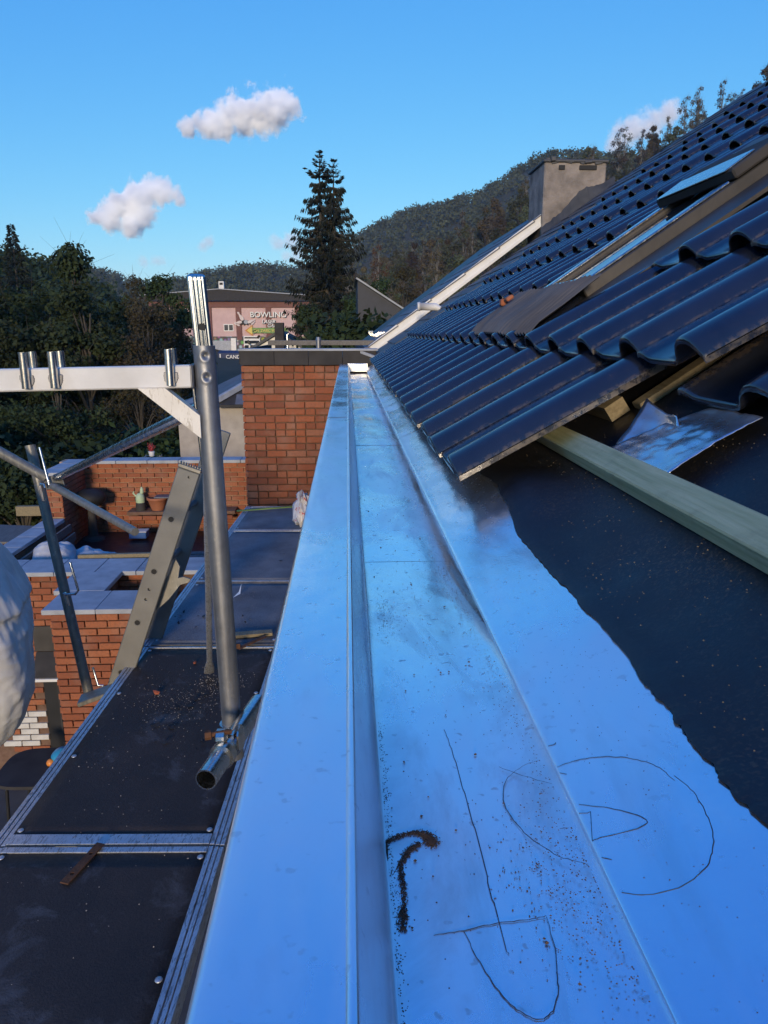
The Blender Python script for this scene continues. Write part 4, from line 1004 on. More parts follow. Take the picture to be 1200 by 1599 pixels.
MB().box((0, 0, 0.06), (0.26, 0.18, 0.10), None, .01).build('body', simple('blue_tub', (0.05, 0.13, 0.34), (0.07, 0.18, 0.42), 5, .4), tub); MB().box((0, 0, 0.118), (0.275, 0.195, 0.014), None, .004).build('lid', M_WHITE, tub)
P = np.array([[(-2.92 + .42 * i / 24 + .02 * n1(i * .4, j * .4, 2), 10.98 + .25 * j / 16, -3.02 + .10 * abs(n1(i * .22, j * .3, 8)) + .10 * math.exp(-((i - 14) / 6) ** 2) - .04 * (j < 3)) for j in range(17)] for i in range(25)])
o = obj('cloth', grid_mesh('cloth', P), simple('beige_cloth', (0.40, 0.33, 0.24), (0.52, 0.44, 0.33), 9, 0.95, 0, .5, 60)); tag(o, 'crumpled beige cloth lying below the terracotta pots', 'cloth')
bb = thing('barbecue', 'black covered kettle barbecue against the garden wall', 'barbecue', (-3.93, 11.1, -3.1))
MB().lathe((0, 0, 0.52), [(0.03, 0), (0.17, .02), (0.215, .10), (0.222, .14), (0.20, .20), (0.12, .255), (0.002, .27)], 22).build('kettle', M_BLACK, bb)
MB().tube([(0, 0, .04), (0, 0, .54)], [.075, .05], 12).build('pedestal', M_FASCIA, bb); MB().lathe((0, 0, 0), [(.17, 0), (.16, .03), (.07, .06)], 18).build('foot', M_FASCIA, bb)
M_CUSH = simple('pale_bag', (0.42, 0.42, 0.43), (0.55, 0.55, 0.55), 6, 0.8, 0, .4, 30)
def cushion(name, c, s, rz, lab, cat, grp, seed):
    P = []
    for i in range(25):
        for_row = []
        for j in range(25):
            u, v = i / 24 * 2 - 1, j / 24 * 2 - 1
            q = max(0, (1 - abs(u) ** 2.6) * (1 - abs(v) ** 2.6)) ** 0.5
            for_row.append((u * s[0] * (.94 + .06 * q), v * s[1] * (.94 + .06 * q), s[2] * q * (1 + .35 * n1(u * 2, v * 2, seed)) + .012 * n1(u * 6, v * 6, seed)))
        P.append(for_row)
    top = np.array(P); bot = top.copy(); bot[:, :, 2] = -bot[:, :, 2] * 0.35
    V = np.concatenate([top.reshape(-1, 3), bot.reshape(-1, 3)]); idx = np.arange(625).reshape(25, 25)
    F = np.stack([idx[:-1, :-1], idx[1:, :-1], idx[1:, 1:], idx[:-1, 1:]], -1).reshape(-1, 4); F2 = F[:, ::-1] + 625
    o = obj(name, mesh_from(name, V.tolist(), F.tolist() + F2.tolist(), True), M_CUSH); o.location = c; o.rotation_euler = (0.15, 0.1, rz); return tag(o, lab, cat, grp)
cushion('sand_bag', (-3.72, 9.05, -2.78), (0.27, 0.24, 0.20), .3, 'lumpy pale bag leaning on the grey planks of the terrace', 'bag', 'pale bags on the terrace', 1)
cushion('sand_bag', (-3.42, 9.35, -2.90), (0.24, 0.28, 0.14), .9, 'pale bag between the lumpy one and the flat cushions', 'bag', 'pale bags on the terrace', 4)
cushion('seat_cushion', (-3.18, 9.05, -2.80), (0.26, 0.20, 0.07), .25, 'upper of the two flat grey cushions on the terrace', 'cushion', 'cushions on the terrace', 2)
cushion('seat_cushion', (-3.20, 8.72, -2.80), (0.27, 0.15, 0.04), .05, 'lower flat grey cushion at the terrace coping', 'cushion', 'cushions on the terrace', 3)
MB_ = MB().bar((-3.22, 8.52, -2.60), (-2.35, 8.56, -2.60), 0.06, 0.06, (0, 0, 1), .003); tag(MB_.build('wooden_beam', M_WOOD), 'old wooden beam lying along the back of the terrace coping', 'beam')
for i in range(5):
    m = MB().bar((-2.62, 9.15 + i * .17, -2.98), (-1.6, 9.20 + i * .17, -2.98), 0.13, 0.03, (0, 0, 1), .003)
    tag(m.build('floor_plank', M_GREYWOOD), 'grey weathered plank, one of several lying side by side on the terrace', 'plank', 'planks on the terrace floor')
mb = MB().box((-4.95, 11.9, -2.83), (0.9, 0.10, 0.16), None, .004); tag(mb.build('edging_board', M_WOOD), 'brown wooden edging board in front of the green bush', 'edging board')
mb = MB(); mb.box((-4.95, 10.7, -2.90), (1.1, 0.9, .03), Matrix.Rotation(.05, 3, 'Y'), .004); bx = thing('lean_to_shelter', 'low dark shelter with a flat board roof left of the terrace', 'shelter'); mb.build('roof_board', M_GREYWOOD, bx)
MB().box((-4.95, 10.95, -4.1), (1.0, .06, 2.3)).build('back_panel', M_RUST, bx)
for x in (-5.42, -4.5): MB().bar((x, 10.3, -5.2), (x, 10.3, -2.92), .08, .08, (1, 0, 0)).build('post', M_GREYWOOD, bx)

# ================================================================== NEIGHBOURING ROOFS
nb = thing('neighbour_house', 'neighbouring house with old dark slates, white verge board and rendered chimney', 'house')
B_SL = -0.455
MB().add([(0.30, 7.28, roof_z(.30, B_SL) - .02), (4.3, 7.28, roof_z(4.3, B_SL) - .02), (4.3, 8.92, roof_z(4.3, B_SL) - .02), (0.30, 8.92, roof_z(.30, B_SL) - .02)], [(0, 1, 2, 3)]).build('roof_deck', M_FELT, nb)
SLM = [MB().box((0, 0, 0), (0.44, 0.288, 0.009), None, 0.002).mesh('slate') for _ in range(3)]
for i, m in enumerate(SLM):
    rs = random.Random(i)
    for v in m.vertices: v.co.z += rs.uniform(-.002, .002); v.co.x += rs.uniform(-.004, .004)
    m.materials.append(M_SLATE)
rr = 0
x = 0.48
while x < 4.3:
    for j in range(9):
        y = 7.42 + j * 0.295 + (0.147 if rr % 2 else 0)
        if y > 8.85: continue
        o = obj('slate', SLM[random.randrange(3)], None, nb)
        o.location = Vector((x, y, roof_z(x, B_SL))) + NR * 0.006; o.rotation_euler = (random.uniform(-.012, .012), -AR + 0.035 + random.uniform(-.006, .006), random.uniform(-.012, .012))
    x += 0.215 * math.cos(AR); rr += 1
# raised roof beyond the verge
TV = 0.742
vz = lambda x, h=0.0: -0.357 + TV * x + h
vb = MB(); vb.bar((0.275, 8.98, vz(.275, -.055)), (2.30, 8.98, vz(2.30, -.055)), 0.03, 0.10, (0, 0, 1), 0.003); vb.build('verge_board', M_WHITE, nb)
MB().bar((0.29, 8.955, vz(.29, -.115)), (2.3, 8.955, vz(2.3, -.115)), 0.025, 0.03, (0, 0, 1), .002).build('verge_moulding', M_WHITE, nb)
MB().prism([(0.16, 0, vz(.16, -.02)), (2.62, 0, vz(2.62, -.02)), (2.62, 0, vz(2.62, -.10)), (.16, 0, vz(.16, -.10))], (0, 9.0, 0), (0, 15.0, 0)).build('raised_roof_deck', M_FELT, nb)
A2 = math.atan(TV); N2 = Vector((-math.sin(A2), 0, math.cos(A2)))
SL2 = [MB().box((0, 0, 0), (0.50, 0.34, 0.012), None, 0.002).mesh('slate') for _ in range(2)]
for m in SL2: m.materials.append(M_SLATE2)
x = 0.40; rr = 0
while x < 2.5:
    for j in range(7):
        y = 9.12 + j * .345 + (.17 if rr % 2 else 0)
        o = obj('slate', SL2[rr % 2], None, nb); o.location = Vector((x, y, vz(x, -.02))) + N2 * .008; o.rotation_euler = (random.uniform(-.01, .01), -A2 + .035, random.uniform(-.01, .01))
    x += .245 * math.cos(A2); rr += 1
MB().box((2.4, 11.9, -2.80), (3.9, 5.9, 4.5)).build('wall', M_RENDER, nb)
MB().box((0.40, 8.97, -0.36), (0.18, 0.07, 0.10)).build('soffit', M_WHITE, nb)
MB().box((0.235, 8.99, -0.225), (0.09, 0.07, 0.075), None, .006).build('eave_box', simple('pink_eave', (0.36, 0.22, 0.18), (0.45, 0.29, 0.24), 9, .8), nb)
MB().bar((0.17, 8.98, -0.215), (0.17, 14.5, -0.215), 0.09, 0.05, (0, 0, 1), .004).build('eave_gutter', M_FASCIA, nb)
for i in range(5):
    y = 9.15 + i * .42; x = .36
    p = Vector((x, y, vz(x))) ; mb = MB(); mb.tube([p + N2 * .01 + Vector((.10, 0, .075)), p + N2 * .03, p + N2 * .09 + Vector((-.01, 0, 0)), p + N2 * .12 + Vector((.02, 0, .0))], 0.008, 8); mb.build('snow_hook', M_CHROME, nb)
ch = MB(); ch.box((2.60, 9.25, 1.03), (0.71, 0.70, 1.66), None, 0.015)
cho = ch.build('chimney', M_CHIMNEY, nb)
mb = MB()
for q in range(22):
    mb.box((2.27 + q * .031, 8.93 + random.uniform(0, .1), 1.862 + random.uniform(-.012, .022)), (random.uniform(.05, .09), random.uniform(.08, .2), random.uniform(.02, .05)), Matrix.Rotation(random.uniform(-.3, .3), 3, 'Y'), .006)
mb.box((2.60, 9.25, 1.870), (0.75, .74, .03), None, .008); mb.build('chimney_cap', M_SLATE, cho)
for x, w in ((2.44, .07), (2.74, .20)): MB().box((x, 8.897, 1.80), (w, .02, .05), None, .004).build('cap_notch', M_BLACK, cho)
P = []
for i in range(30):
    xx = 2.22 + i * .028; e = roof_z(xx, B_SL) + 0.10 + .10 * math.exp(-((i - 16) / 6) ** 2) + .03 * n1(i * .7, 1, 1)
    P.append([(xx, 8.86, e), (xx, 8.80, roof_z(xx, B_SL) + .02), (xx, 8.6, roof_z(xx, B_SL) + .015)])
obj('mortar_flashing', grid_mesh('mortar_flashing', np.array(P), False), M_SLATE, nb)
fl = MB(); fl.tube([(0.76, 8.25, 0.262), (0.79, 8.25, 0.263), (0.79, 8.25, 0.263), (0.955, 8.22, 0.258), (1.02, 8.21, .235)], [0.047, .047, .040, .040, .020], 18, True); fl.build('flue_pipe', M_WHITE, nb)
MB().bar((1.0, 8.2, 0.22), (2.0, 8.2, .9), .05, .015, NR).build('flue_flashing', M_GREY, nb)
pts = [(random.uniform(.20, .36), 8.0 + random.uniform(0, .7), -0.30) for _ in range(60)]
crumbs('mortar_rubble', pts, M_RENDER, 'pale mortar rubble in the corner behind the gutter end', None, (.012, .035))

# dark slate gable behind, with a pale verge
dg_ = thing('slate_gable_house', 'dark slate clad house with a pale sloping verge behind the neighbouring roof', 'house')
MB().prism([(0.35, 0, 1.60), (2.2, 0, .45), (3.2, 0, -.17), (3.2, 0, -5.2), (0.35, 0, -5.2)], (0, 25, 0), (0, 31, 0)).build('wall', simple('blue_slate', (.010, .013, .022), (.018, .022, .035), 5, .6, 0, .3, 20), dg_)
MB().bar((0.30, 24.9, 1.68), (2.4, 24.9, .37), .07, .06, (0, 0, 1), .01).build('verge', M_COPING, dg_)
MB().add([(.28, 24.85, 1.73), (2.6, 24.85, .29), (2.6, 31, .29), (.28, 31, 1.73)], [(0, 1, 2, 3)]).build('roof', M_SLATE, dg_)
# small house and dark flue in front of the bowling hall
sm = thing('small_gabled_house', 'small white house with dark roof peeping over the extension roof', 'house')
MB().prism([(-4.0, 0, -.70), (-2.95, 0, -.12), (-1.9, 0, -.70), (-1.9, 0, -5.2), (-4.0, 0, -5.2)], (0, 32, 0), (0, 37, 0)).build('wall', M_WHITE, sm)
MB().bar((-4.25, 34.4, -.80), (-2.92, 34.4, -.03), 5.2, .10, (-.5, 0, .86)).build('roof', M_SLATE, sm)
MB().bar((-2.98, 34.4, -.03), (-1.65, 34.4, -.80), 5.2, .10, (.5, 0, .86)).build('roof', M_SLATE, sm)
MB().box((-2.78, 31.2, -2.4), (0.36, .5, 5.5)).build('dark_stack', M_FASCIA, sm)
MB().tube([(-2.46, 30.9, -2), (-2.46, 30.9, -.12), (-2.38, 30.9, -.08)], .03, 8).build('vent_pipe', M_TUBE, sm)

# rendered shed with a hipped slate roof
sh = thing('rendered_shed', 'grey rendered outbuilding with blue slate roof behind the garden wall', 'outbuilding')
MB().box((-1.60, 17.3, -3.36), (4.1, 2.6, 3.68)).build('wall', M_RENDER, sh)
e0, e1, r0, r1 = Vector((-2.78, 15.85, -1.50)), Vector((0.6, 15.85, -1.50)), Vector((-1.3, 17.4, -0.62)), Vector((0.6, 17.4, -.62))
MB().add([e0, e1, r1, r0], [(0, 1, 2, 3)]).build('roof_deck', M_FASCIA, sh)
up = (r0 - e0).cross(e1 - e0).normalized(); up = up if up.z > 0 else -up
sl_v = (Vector((e1.x, r1.y, r1.z)) - e1).normalized()
SLB = MB().box((0, 0, 0), (0.39, 0.36, 0.012), None, .002).mesh('slate'); SLB.materials.append(M_SLATE2)
Rsl = Matrix((Vector((1, 0, 0)), sl_v, up)).transposed().to_4x4()
for r in range(7):
    for c in range(9):
        x = -2.6 + c * .395 + (.2 if r % 2 else 0); p = Vector((x, e0.y, e0.z)) + sl_v * (.16 + .25 * r) + up * .012
        if x - .1 < e0.x + (r0.x - e0.x) * ((.16 + .25 * r) / 1.78): continue
        o = obj('slate', SLB, None, sh); o.matrix_local = Matrix.Translation(p) @ Rsl @ Matrix.Rotation(.03, 4, 'X')
MB().bar(e0 + Vector((-.12, -.05, .02)), r0 + Vector((.1, 0, .10)), .11, .12, (0, 0, 1), .01).build('hip_board', M_COPING, sh)
MB().bar((-2.75, 15.80, -1.53), (0.6, 15.80, -1.53), .08, .06, (0, 0, 1), .004).build('eave_gutter', M_FASCIA, sh)
MB().add([(-3.9, 15.85, -1.55), (-2.7, 15.85, -1.45), (-1.3, 17.4, -.66), (-2.6, 18.5, -1.0), (-3.9, 18.5, -1.6)], [(0, 1, 2, 3, 4)]).build('side_roof', M_SLATE2, sh)
MB().box((-2.3, 15.95, -2.72), (3.2, .12, .06)).build('plinth', M_COPING, sh)
st_ = thing('plant_stand', 'thin metal stand with red flowering plant by the outbuilding', 'plant stand', (-4.0, 15.0, -3.2))
mb = MB()
for sx in (-.16, .16):
    for sy in (-.16, .16): mb.tube([(sx, sy, 0), (sx, sy, .75)], .01, 6)
for z in (.35, .72): mb.tube([(-.16, -.16, z), (.16, -.16, z), (.16, .16, z), (-.16, .16, z), (-.16, -.16, z)], .009, 6)
mb.build('frame', M_TUBE, st_)

# ================================================================== GROUND AND HILLS
def ss(a, b, x):
    t = np.clip((x - a) / (b - a), 0, 1); return t * t * (3 - 2 * t)
def ground_h(x, y):
    x = np.asarray(x, float); y = np.asarray(y, float)
    h = -5.2 + 2.5 * ss(13, 90, y)
    top = np.clip(2.0 + 0.40 * (x + 14) + .09 * np.clip(x - 26, 0, 200), 0, 75)
    h = h + ss(95, 205, y) * top * ss(-60, 8, x)                       # wooded hill on the right
    h = h + ss(14, 70, y) * 13.0 * ss(-11, -55, x) * (1 - ss(100, 200, y) * .5)   # bank on the left
    ridge = 40 + 9 * np.sin(x / 47.0 + 1.0) + 5 * np.sin(x / 19.0) + .05 * (x + 100)
    h = h + ss(330, 610, y) * np.clip(ridge, 0, 70) * (1 - .0 * x)
    return h
gx = np.concatenate([np.linspace(-900, -120, 18)[:-1], np.linspace(-120, 140, 66), np.linspace(140, 900, 18)[1:]])
gy = np.concatenate([np.linspace(-300, 0, 8)[:-1], np.linspace(0, 240, 61), np.linspace(240, 1400, 40)[1:]])
XX, YY = np.meshgrid(gx, gy, indexing='ij'); ZZ = ground_h(XX, YY)
M_GROUND = simple('ground_soil_and_grass', (0.022, 0.026, 0.012), (0.055, 0.050, 0.026), 0.25, 0.95, 0, .4, 3, .05)
o = obj('ground', grid_mesh('ground', np.stack([XX, YY, ZZ], -1)), M_GROUND); tag(o, None, None, None, 'structure')
M_PAVE = simple('yard_concrete', (0.06, 0.06, 0.06), (0.10, 0.10, 0.098), 3, 0.85, 0, .3, 60)
o = obj('yard_pavement', MB().box((-3.3, 4.5, -5.18), (7, 7.0, .036)).mesh('yard_pavement'), M_PAVE); tag(o, None, None, None, 'structure')

# ================================================================== TREES
def leaf_mat(name, c1, c2, c3, var=0.5):
    g = G(name); n = g.noise(g.coord('Object'), 0.9, 3); n2 = g.noise(g.coord('Object'), 5, 2)
    col = g.ramp(g.math('ADD', g.math('MULTIPLY', n, .6), g.math('MULTIPLY', n2, .4)), [(0.34, c1), (0.52, c2), (0.68, c3)])
    hv = g.node('ShaderNodeHueSaturation'); k = g.math('MULTIPLY_ADD', g.rand(), var); k.node.inputs[2].default_value = 1 - var / 2
    hk = g.math('MULTIPLY_ADD', g.rand(), 0.05); hk.node.inputs[2].default_value = .475
    g.put(hv.inputs['Hue'], hk); g.put(hv.inputs['Value'], k); g.put(hv.inputs['Color'], col)
    return g.set(hv.outputs[0], 0.8, 0, 0.2)
M_LEAF = leaf_mat('dark_green_foliage', (0.018, 0.030, 0.012), (0.032, 0.048, 0.018), (0.055, 0.062, 0.024))
M_LEAF_B = leaf_mat('brown_green_foliage', (0.030, 0.028, 0.014), (0.050, 0.042, 0.019), (0.075, 0.055, 0.025))
M_LEAF_R = leaf_mat('rust_foliage', (0.06, 0.028, 0.014), (0.09, 0.042, 0.018), (0.11, 0.06, 0.025))
M_HILL1 = leaf_mat('hill_green_foliage', (0.034, 0.042, 0.020), (0.056, 0.062, 0.030), (0.088, 0.084, 0.042), .9)
M_HILL2 = leaf_mat('hill_brown_foliage', (0.050, 0.040, 0.024), (0.078, 0.060, 0.034), (0.110, 0.080, 0.044), .9)
M_NEEDLE = leaf_mat('spruce_needles', (0.010, 0.015, 0.012), (0.018, 0.024, 0.017), (0.032, 0.030, 0.020))
M_SHRUB = leaf_mat('shrub_foliage', (0.014, 0.026, 0.010), (0.028, 0.046, 0.016), (0.045, 0.066, 0.024))
M_BARK = simple('bark', (0.045, 0.038, 0.03), (0.085, 0.072, 0.056), 8, 0.95, 0, .6, 30)
M_PALEBARK = simple('pale_bark', (0.14, 0.13, 0.11), (0.22, 0.20, 0.17), 8, 0.95, 0, .4, 30)

def leaf_cloud(rng, centres, radii, n, size, up=0.35):
    """n leaf quads spread over the shells of several clumps"""
    w = np.array(radii) ** 2; w = w / w.sum()
    idx = rng.choice(len(centres), n, p=w)
    d = rng.normal(size=(n, 3)); d /= np.linalg.norm(d, axis=1)[:, None]
    r = np.array(radii)[idx] * (0.30 + 0.75 * rng.random(n) ** 0.8 + .35 * rng.random(n) ** 6)
    c = np.array(centres)[idx] + d * r[:, None] * np.array([1, 1, .82])
    nrm = d + rng.normal(size=(n, 3)) * .8 + np.array([0, 0, up]); nrm /= np.linalg.norm(nrm, axis=1)[:, None]
    t = np.cross(nrm, rng.normal(size=(n, 3))); t /= np.linalg.norm(t, axis=1)[:, None]; b = np.cross(nrm, t)
    s = size * (0.55 + 0.9 * rng.random(n)); s2 = s * (0.45 + .35 * rng.random(n))
    t = t * s[:, None]; b = b * s2[:, None]
    return np.stack([c - t, c - b * .9 + t * .1, c + t, c + b], 1)
def make_tree(seed, H, W, nclump, nleaf, leaf, trunk_h, r0, tall=1.0, bare=0.0):
    rng = np.random.default_rng(seed)
    cs = []; rs = []
    for i in range(nclump):
        a = rng.random() * 6.28; q = rng.random(); h = trunk_h + (H - trunk_h) * (0.08 + .88 * q)
        env = W * (math.sin(math.pi * min(1, .18 + .80 * q ** 0.9))) ** .8
        rr = env * math.sqrt(rng.random()) * .85
        cs.append((rr * math.cos(a), rr * math.sin(a), h)); rs.append(W * (.22 + .22 * rng.random()) * (1.0 - .45 * q))
    cs.append((0.05 * W, 0, H - W * .22)); rs.append(W * .22)
    L = leaf_cloud(rng, cs, rs, nleaf, leaf)
    mb = MB(); top = H * .86
    bend = rng.normal(size=2) * .05 * W
    tr = lambda z: Vector((bend[0] * (z / H) ** 2 * 3, bend[1] * (z / H) ** 2 * 3, z))
    mb.tube([tr(z) for z in np.linspace(-.4, top, 7)], list(np.linspace(r0, r0 * .18, 7)), 7)
    for c in cs:
        zb = max(trunk_h * .75, c[2] * .72 - .1 * H * rng.random()); a = tr(min(zb, top * .95)); b = Vector(c)
        m = (a + b) / 2 + Vector((0, 0, .06 * H * rng.random()))
        mb.tube([a, m, b], [r0 * .34, r0 * .2, r0 * .05], 5)
        if bare:
            for _ in range(int(bare)):
                d = Vector(rng.normal(size=3)); d.z = abs(d.z) + .5; d.normalize(); e = b + d * W * (.3 + .35 * rng.random())
                mb.tube([m, b, e], [r0 * .10, r0 * .06, r0 * .015], 4)
    return L, mb
def tree_meshes(seed, *a, **k):
    L, mb = make_tree(seed, *a, **k)
    return quads_mesh('crown', L), mb.mesh('trunk')
def plant_tree(name, lab, cat, meshes, mats, loc, group, sc_=1.0, rz=0.0, sz=1.0):
    t = thing(name, lab, cat, loc, group, rz); t.scale = (sc_, sc_, sc_ * sz)
    for nm, me, mt in (('trunk', meshes[1], mats[1]), ('crown', meshes[0], mats[0])):
        o = obj(nm, me, None, t)
        if len(me.materials) == 0: me.materials.append(mt)
        elif me.materials[0] != mt:
            o.material_slots[0].link = 'OBJECT'; o.material_slots[0].material = mt
    return t

BROAD = [tree_meshes(20 + i, 8.0, 2.5 + .25 * (i % 3), 30, 13000, 0.085, 1.6, .16, bare=1) for i in range(4)]
THIN = [tree_meshes(40 + i, 8.0, 2.0, 26, 4200, 0.065, 2.0, .11, bare=4) for i in range(2)]
LEFT = [  # x, y, height, kind, label
    (-12.6, 27, 8.0, 0, 'dark broad tree at the left edge of the valley below the small conifer'),
    (-11.3, 24, 7.3, 1, 'dense dark green tree behind the pair of sockets on the white crossbeam'),
    (-10.2, 29, 8.4, 2, 'tallest green tree with feathery top near the left of the valley'),
    (-8.6, 25, 7.0, 3, 'dark rounded tree left of the reddish brown one'),
    (-7.6, 28, 7.4, 5, 'thin open tree with bare twigs against the sky left of the fluted post head'),
    (-6.3, 24, 6.3, 4, 'thin reddish brown tree screening the left part of the pink hall'),
    (-9.5, 19, 5.0, 0, 'dark tree under the left end of the white crossbeam'),
    (-7.2, 18.5, 4.6, 2, 'dark green tree standing behind the diagonal tube'),
    (-5.6, 20, 4.8, 5, 'loose brownish tree beside the outbuilding'),
    (-12.5, 21, 5.8, 3, 'dark tree at the far left above the bright green bush'),
    (-14.8, 32, 8.6, 1, 'dark tree partly cut by the left edge of the view'),
    (-7.4, 31, 6.4, 4, 'thin tree with brown leaves in front of the pink hall'),
    (-7.9, 33, 7.6, 3, 'green tree behind the thin twiggy one on the valley skyline')]
for i, (x, y, h, k, lab) in enumerate(LEFT):
    z = float(ground_h(x, y)); me = BROAD[k] if k < 4 else THIN[k - 4]
    h2 = h
    plant_tree('tree', lab, 'tree', me, (M_LEAF if k < 4 else M_LEAF_B, M_BARK), (x, y, z), 'trees in the valley left of the scaffold', h2 / 8.0 * .93, i * 1.3)
for x, y, h, k, lab in ((1.6, 37, 7.2, 1, 'dark tree right of the spruce behind the slate gable'), (-1.6, 42, 6.6, 0, 'dark tree directly behind the foot of the spruce'), (0.2, 34, 6.2, 3, 'dark bushy tree at the foot of the spruce above the extension roof'), (-1.7, 33, 5.8, 2, 'dark green tree below the spruce behind the roof vent'), (3.2, 42, 8.0, 4, 'thin brown tree between the spruce and the wooded hill')):
    plant_tree('tree', lab, 'tree', BROAD[k] if k < 4 else THIN[0], (M_LEAF if k < 4 else M_LEAF_B, M_BARK), (x, y, float(ground_h(x, y))), 'trees around the spruce', h / 8.0, x)
# undergrowth shrubs below the trees
SHR = []
for i in range(3):
    rng = np.random.default_rng(70 + i); cs = [(rng.normal() * .5, rng.normal() * .4, .35 + .9 * rng.random()) for _ in range(14)]
    L = leaf_cloud(rng, cs, [.28 + .22 * rng.random() for _ in cs], 5200, .05); mb = MB()
    for c in cs: mb.tube([(0, 0, -.1), (c[0] * .5, c[1] * .5, c[2] * .5), c], [.03, .02, .006], 5)
    SHR.append((quads_mesh('crown', L), mb.mesh('trunk')))
for i, (x, y, z, s, lab) in enumerate([(-5.75, 12.9, -3.5, 1.0, 'bright green leafy bush behind the wooden edging board'), (-6.9, 13.2, -3.7, 1.2, 'green bush at the left edge next to the bright one'),
        (-6.2, 15.5, -4.9, 1.9, 'dark shrub below the diagonal tube behind the garden wall'), (-4.9, 16.5, -4.9, 1.8, 'dark shrub left of the plant stand'), (-7.8, 16.2, -4.9, 2.1, 'tall dark shrub below the left crossbeam sockets'),
        (-9.4, 15.5, -4.9, 2.1, 'dark shrub at the left edge below the trees'), (-4.0, 19.5, -4.8, 2.0, 'dark shrub against the side of the outbuilding'), (-3.4, 24.5, -4.9, 1.9, 'dark shrub in the gap below the blue awning'), (-5.2, 22, -4.9, 2.0, 'shrub under the thin brown tree'), (-2.2, 27, -4.4, 2.3, 'dark shrub beside the brick extension roof'), (0.55, 23.6, -3.0, 2.4, 'tall dark shrub hiding the left corner of the slate gable')]):
    plant_tree('shrub', lab, 'shrub', SHR[i % 3], (M_SHRUB, M_BARK), (x, y, z), 'shrubs behind the terrace', s, i * 2.1)
o = thing('potted_plant', 'small leafy green plant growing in the right terracotta pot', 'plant', (-2.59, 11.32, -2.52)); o.scale = (.17, .17, .24)
for nm, me in (('stem', SHR[0][1]), ('leaves', SHR[0][0])): obj(nm, me, None, o)
rfl = thing('red_flowers', 'red flowers in a pot on the metal stand', 'flowers', (-4.0, 15.0, -2.46)); rfl.scale = (.09, .09, .12)
MB().lathe((0, 0, 0), [(.5, 0), (.7, .8), (.68, .82), (.1, .82)], 16).build('pot', M_WHITE, rfl)
rng = np.random.default_rng(5); q = quads_mesh('blooms', leaf_cloud(rng, [(0, 0, 1.5)], [.8], 160, .16)); obj('blooms', q, simple('red_petals', (.30, .02, .03), (.42, .04, .05), 4, .7), rfl)

# twin-topped spruce
def spruce():
    rng = np.random.default_rng(11); Q = []; mb = MB(); zb = -4.0
    tops = [((-1.25, 0.0), 8.35), ((-0.60, 0.35), 8.05)]
    for ti, ((tx, ty), tz) in enumerate(tops):
        base = Vector((-0.95 + .25 * ti, .1 * ti, zb)); fork = Vector((-0.95 + .12 * ti, .1 * ti, 2.0)); tip = Vector((tx, ty, tz))
        mb.tube([base, fork, Vector((tx, ty, 4.0)), tip], [.22, .15, .09, .012], 8)
        z = tz - .12
        while z > -3.6:
            f = (tz - z)
            tr = fork.lerp(tip, max(0, (z - 2) / (tz - 2))) if z > 2 else base.lerp(fork, (z - zb) / (2 - zb))
            if z > 4: tr = Vector((tx, ty, z))
            Lm = min(.09 + .34 * f, 1.15 + .13 * f, 2.3)
            if 1.3 < f < 2.1: Lm *= .62
            nb_ = 7 if f < 1 else 9
            for b in range(nb_):
                a = rng.random() * 6.28; L = Lm * (.55 + .6 * rng.random())
                if ti == 1 and f > 3 and math.cos(a) < -.2: L *= .6
                if ti == 0 and f > 3 and math.cos(a) > .2: L *= .6
                dr = .28 * L * (.3 + rng.random()); pts_ = []
                for s in np.linspace(0, 1, 5):
                    rr = L * s; zz = z - dr * math.sin(s * 2.0) + (.22 if f > 1.2 else .6) * L * s * s * (1.4 if f < 2 else .9)
                    pts_.append(np.array([tr.x + rr * math.cos(a), tr.y + rr * math.sin(a), zz]))
                mb.tube([tuple(p) for p in pts_], [.022, .018, .014, .010, .004], 4)
                nn = int(26 * L + (10 if f > 1.5 else 20))
                for _ in range(nn):
                    s = rng.random() ** .8; i = min(3, int(s * 4)); p = pts_[i] + (pts_[i + 1] - pts_[i]) * (s * 4 - i)
                    ln_ = (.10 + .22 * rng.random()) * (1 if f > 1 else .5)
                    sd = (rng.random() - .5) * 2.0
                    d = np.array([math.cos(a + sd) * .55, math.sin(a + sd) * .55, -.75 - .5 * rng.random() if f > 1.2 else .1 * rng.normal()]); d /= np.linalg.norm(d)
                    w = np.cross(d, rng.normal(size=3)); w /= np.linalg.norm(w); w *= ln_ * (.10 + .10 * rng.random())
                    Q.append([p, p + d * ln_ * .5 + w, p + d * ln_, p + d * ln_ * .5 - w])
            z -= .17 + .11 * rng.random()
    return quads_mesh('crown', np.array(Q)), mb.mesh('trunk')
plant_tree('spruce', 'tall dark spruce with two pointed tops standing alone beyond the extension', 'spruce', spruce(), (M_NEEDLE, M_BARK), (0, 38, 0), None)
CONI = []
rng = np.random.default_rng(3); Q = []; mb = MB(); mb.tube([(0, 0, 0), (0, 0, 6)], [.12, .01], 6)
for _ in range(2600):
    q = rng.random() ** .7; z = 6 - 5.4 * q; a = rng.random() * 6.28; L = (.10 + 1.5 * q) * (.4 + .6 * rng.random()) * (0.7 + .3 * math.sin(z * 9)); p = np.array([math.cos(a) * L, math.sin(a) * L, z - .12 * L])
    d = np.array([math.cos(a), math.sin(a), -.35 + .3 * rng.normal()]) * .22; w = np.cross(d, rng.normal(size=3)); w *= .06 / np.linalg.norm(w)
    Q.append([p, p + d * .5 + w, p + d, p + d * .5 - w])
CON = (quads_mesh('crown', np.array(Q)), mb.mesh('trunk'))
